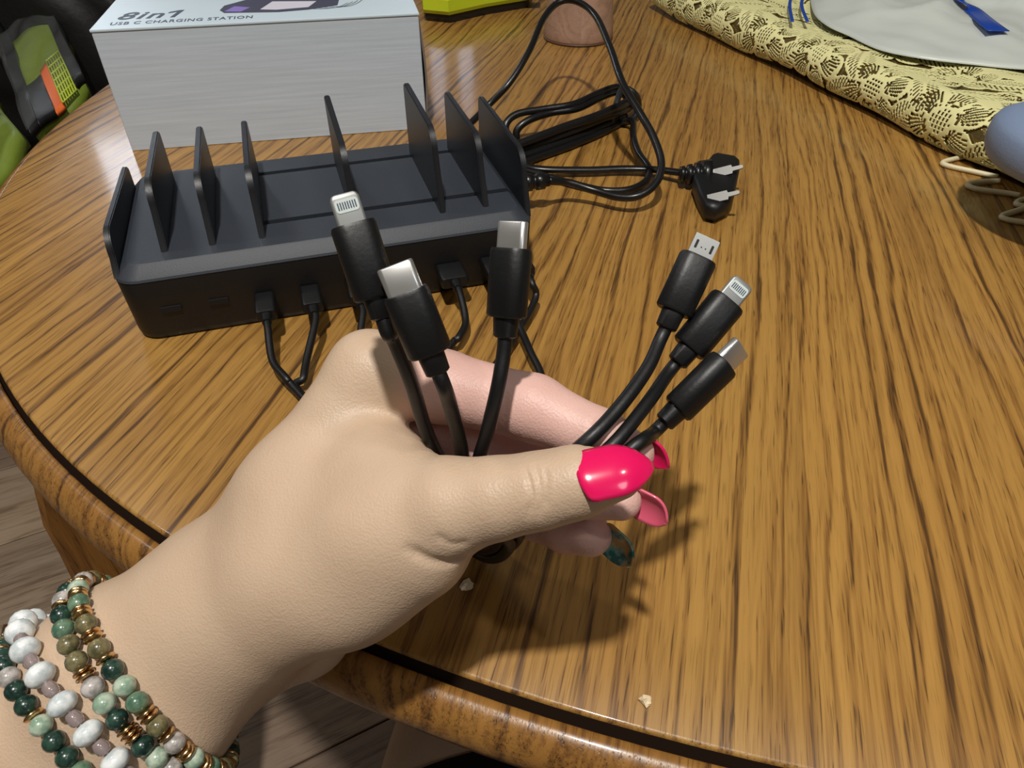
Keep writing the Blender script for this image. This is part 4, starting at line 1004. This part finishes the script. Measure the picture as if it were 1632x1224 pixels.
for k_, pp in enumerate(([(.02, -.12, .30), (.06, -.15, .2), (.10, -.15, .10), (.14, -.13, .01)], [(-.16, -.12, .31), (-.14, -.15, .2), (-.12, -.15, .12), (-.13, -.13, .01)])):
    tube('strap', catmull([np.array(p) for p in pp], 8), .016, M['plastic_dark'], bagk, 8, .3)
# a vest pack: folded vest, black trim bands, orange stripe, mesh panel, clear sleeve; laid on a sloping plane given by image landmarks
def vest_pack(name, corner, ex_, ey_, label, bands, orange, meshp, fab=(0, 1, 0, 1)):
    c = np.asarray(corner); ex_ = np.asarray(ex_); ey_ = np.asarray(ey_); lx, ly = np.linalg.norm(ex_), np.linalg.norm(ey_); nz_ = np.cross(ex_, ey_); nz_ /= np.linalg.norm(nz_)
    r = empty(name, tuple(c)); tag(r, label, 'safety vest')
    def q(u, v, h): return ex_*u+ey_*v+nz_*h
    def slab(nm, u0, u1, v0, v1, h0, h1, m, wav=.004, n=14):
        V = []; F = []
        for i in range(n+1):
            for j in range(n+1):
                u = u0+(u1-u0)*i/n; v = v0+(v1-v0)*j/n; V.append(q(u, v, h1+wav*(math.sin(u*9+v*4)+math.sin(v*13-u*5))*.5))
        for i in range(n):
            for j in range(n): F.append((i*(n+1)+j, (i+1)*(n+1)+j, (i+1)*(n+1)+j+1, i*(n+1)+j+1))
        o = mesh(nm, V, F, m, r, True); sd = o.modifiers.new('th', 'SOLIDIFY'); sd.thickness = max(h1-h0, .0006); sd.offset = -1; return o
    slab('folded_fabric', *fab, 0, .018, M['vest'])
    for b in bands: slab('black_trim', *b, .018, .026, M['plastic_dark'], .004)
    for b in orange: slab('orange_stripe', *b, .019, .024, M['orange'], .004, 8)
    for (u0, u1, v0, v1, n) in meshp:
        for i in range(n+1):
            for d in (0, 1):
                t = i/n; a, b = ((u0+(u1-u0)*t, v0), (u0+(u1-u0)*t, v1)) if d == 0 else ((u0, v0+(v1-v0)*t), (u1, v0+(v1-v0)*t))
                tube('mesh_thread', [q(*a, .0245), q((a[0]+b[0])/2, (a[1]+b[1])/2, .0245), q(*b, .0245)], .0011, M['vest_mesh'], r, 5)
    slab('clear_sleeve', -.03, 1.03, -.03, 1.03, .031, .032, M['film_clear'], .008, 24)
    return r
kz = lambda x, y, k: P(x, y, k)
c0 = kz(70, 235, .86); c1 = kz(152, 158, .92); c2 = kz(22, 92, 1.05)
vest_pack('safety_vest', c0, c1-c0, c2-c0, 'folded yellow-green safety vest in clear sleeve with orange stripe and mesh panel', [(-.02, .14, -.02, 1.2), (.86, 1.04, .0, 1.2), (.14, .42, -.02, .36)], [(.42, .56, -.02, .42)], [(.58, .84, -.02, .44, 6)])
c0 = kz(-30, 360, .72); c1 = kz(55, 235, .80); c2 = kz(-95, 220, .98)
vest_pack('safety_vest', c0, c1-c0, c2-c0, 'bright green safety vest with black buckle strap at the left edge of the frame', [(.20, 1.0, .50, .66)], [], [(.62, .98, .30, .50, 6)])

# ------------------------------------------------------------------ chair the person sits on, and crumbs
pch = empty('dining_chair', (.08, -.02, FLOOR_Z)); tag(pch, 'oak dining chair under the person, partly hidden below the table rim', 'chair')
box('seat', (-.148, -.33, .415), (.24, .25, .445), M['oak_leg'], pch, .012)
for sx_ in (-.118, .21):
    for sy_ in (-.29, .21): box('leg', (sx_-.02, sy_-.02, 0), (sx_+.02, sy_+.02, .415), M['oak_leg'], pch, .004)
M['crumb'] = mat('crumb', (226, 206, 170), .3, var=.2, vscale=300)
for x, y, r_, lab in ((1028, 1120, .0018, 'tiny pale crumb near the table rim below the hand'), (744, 936, .0022, 'pale crumb in the shade just under the thumb base')):
    bm = bmesh.new(); bmesh.ops.create_icosphere(bm, subdivisions=2, radius=r_)
    for v in bm.verts: v.co *= 1+.35*math.sin(v.co.x*4000+v.co.y*3000)
    for v in bm.verts: v.co.z = max(-.6*r_, v.co.z*.7)
    o = frombm('crumb', bm, M['crumb']); p = at(x, y, 0); o.location = (p[0], p[1], .6*r_); tag(o, lab, 'crumb')
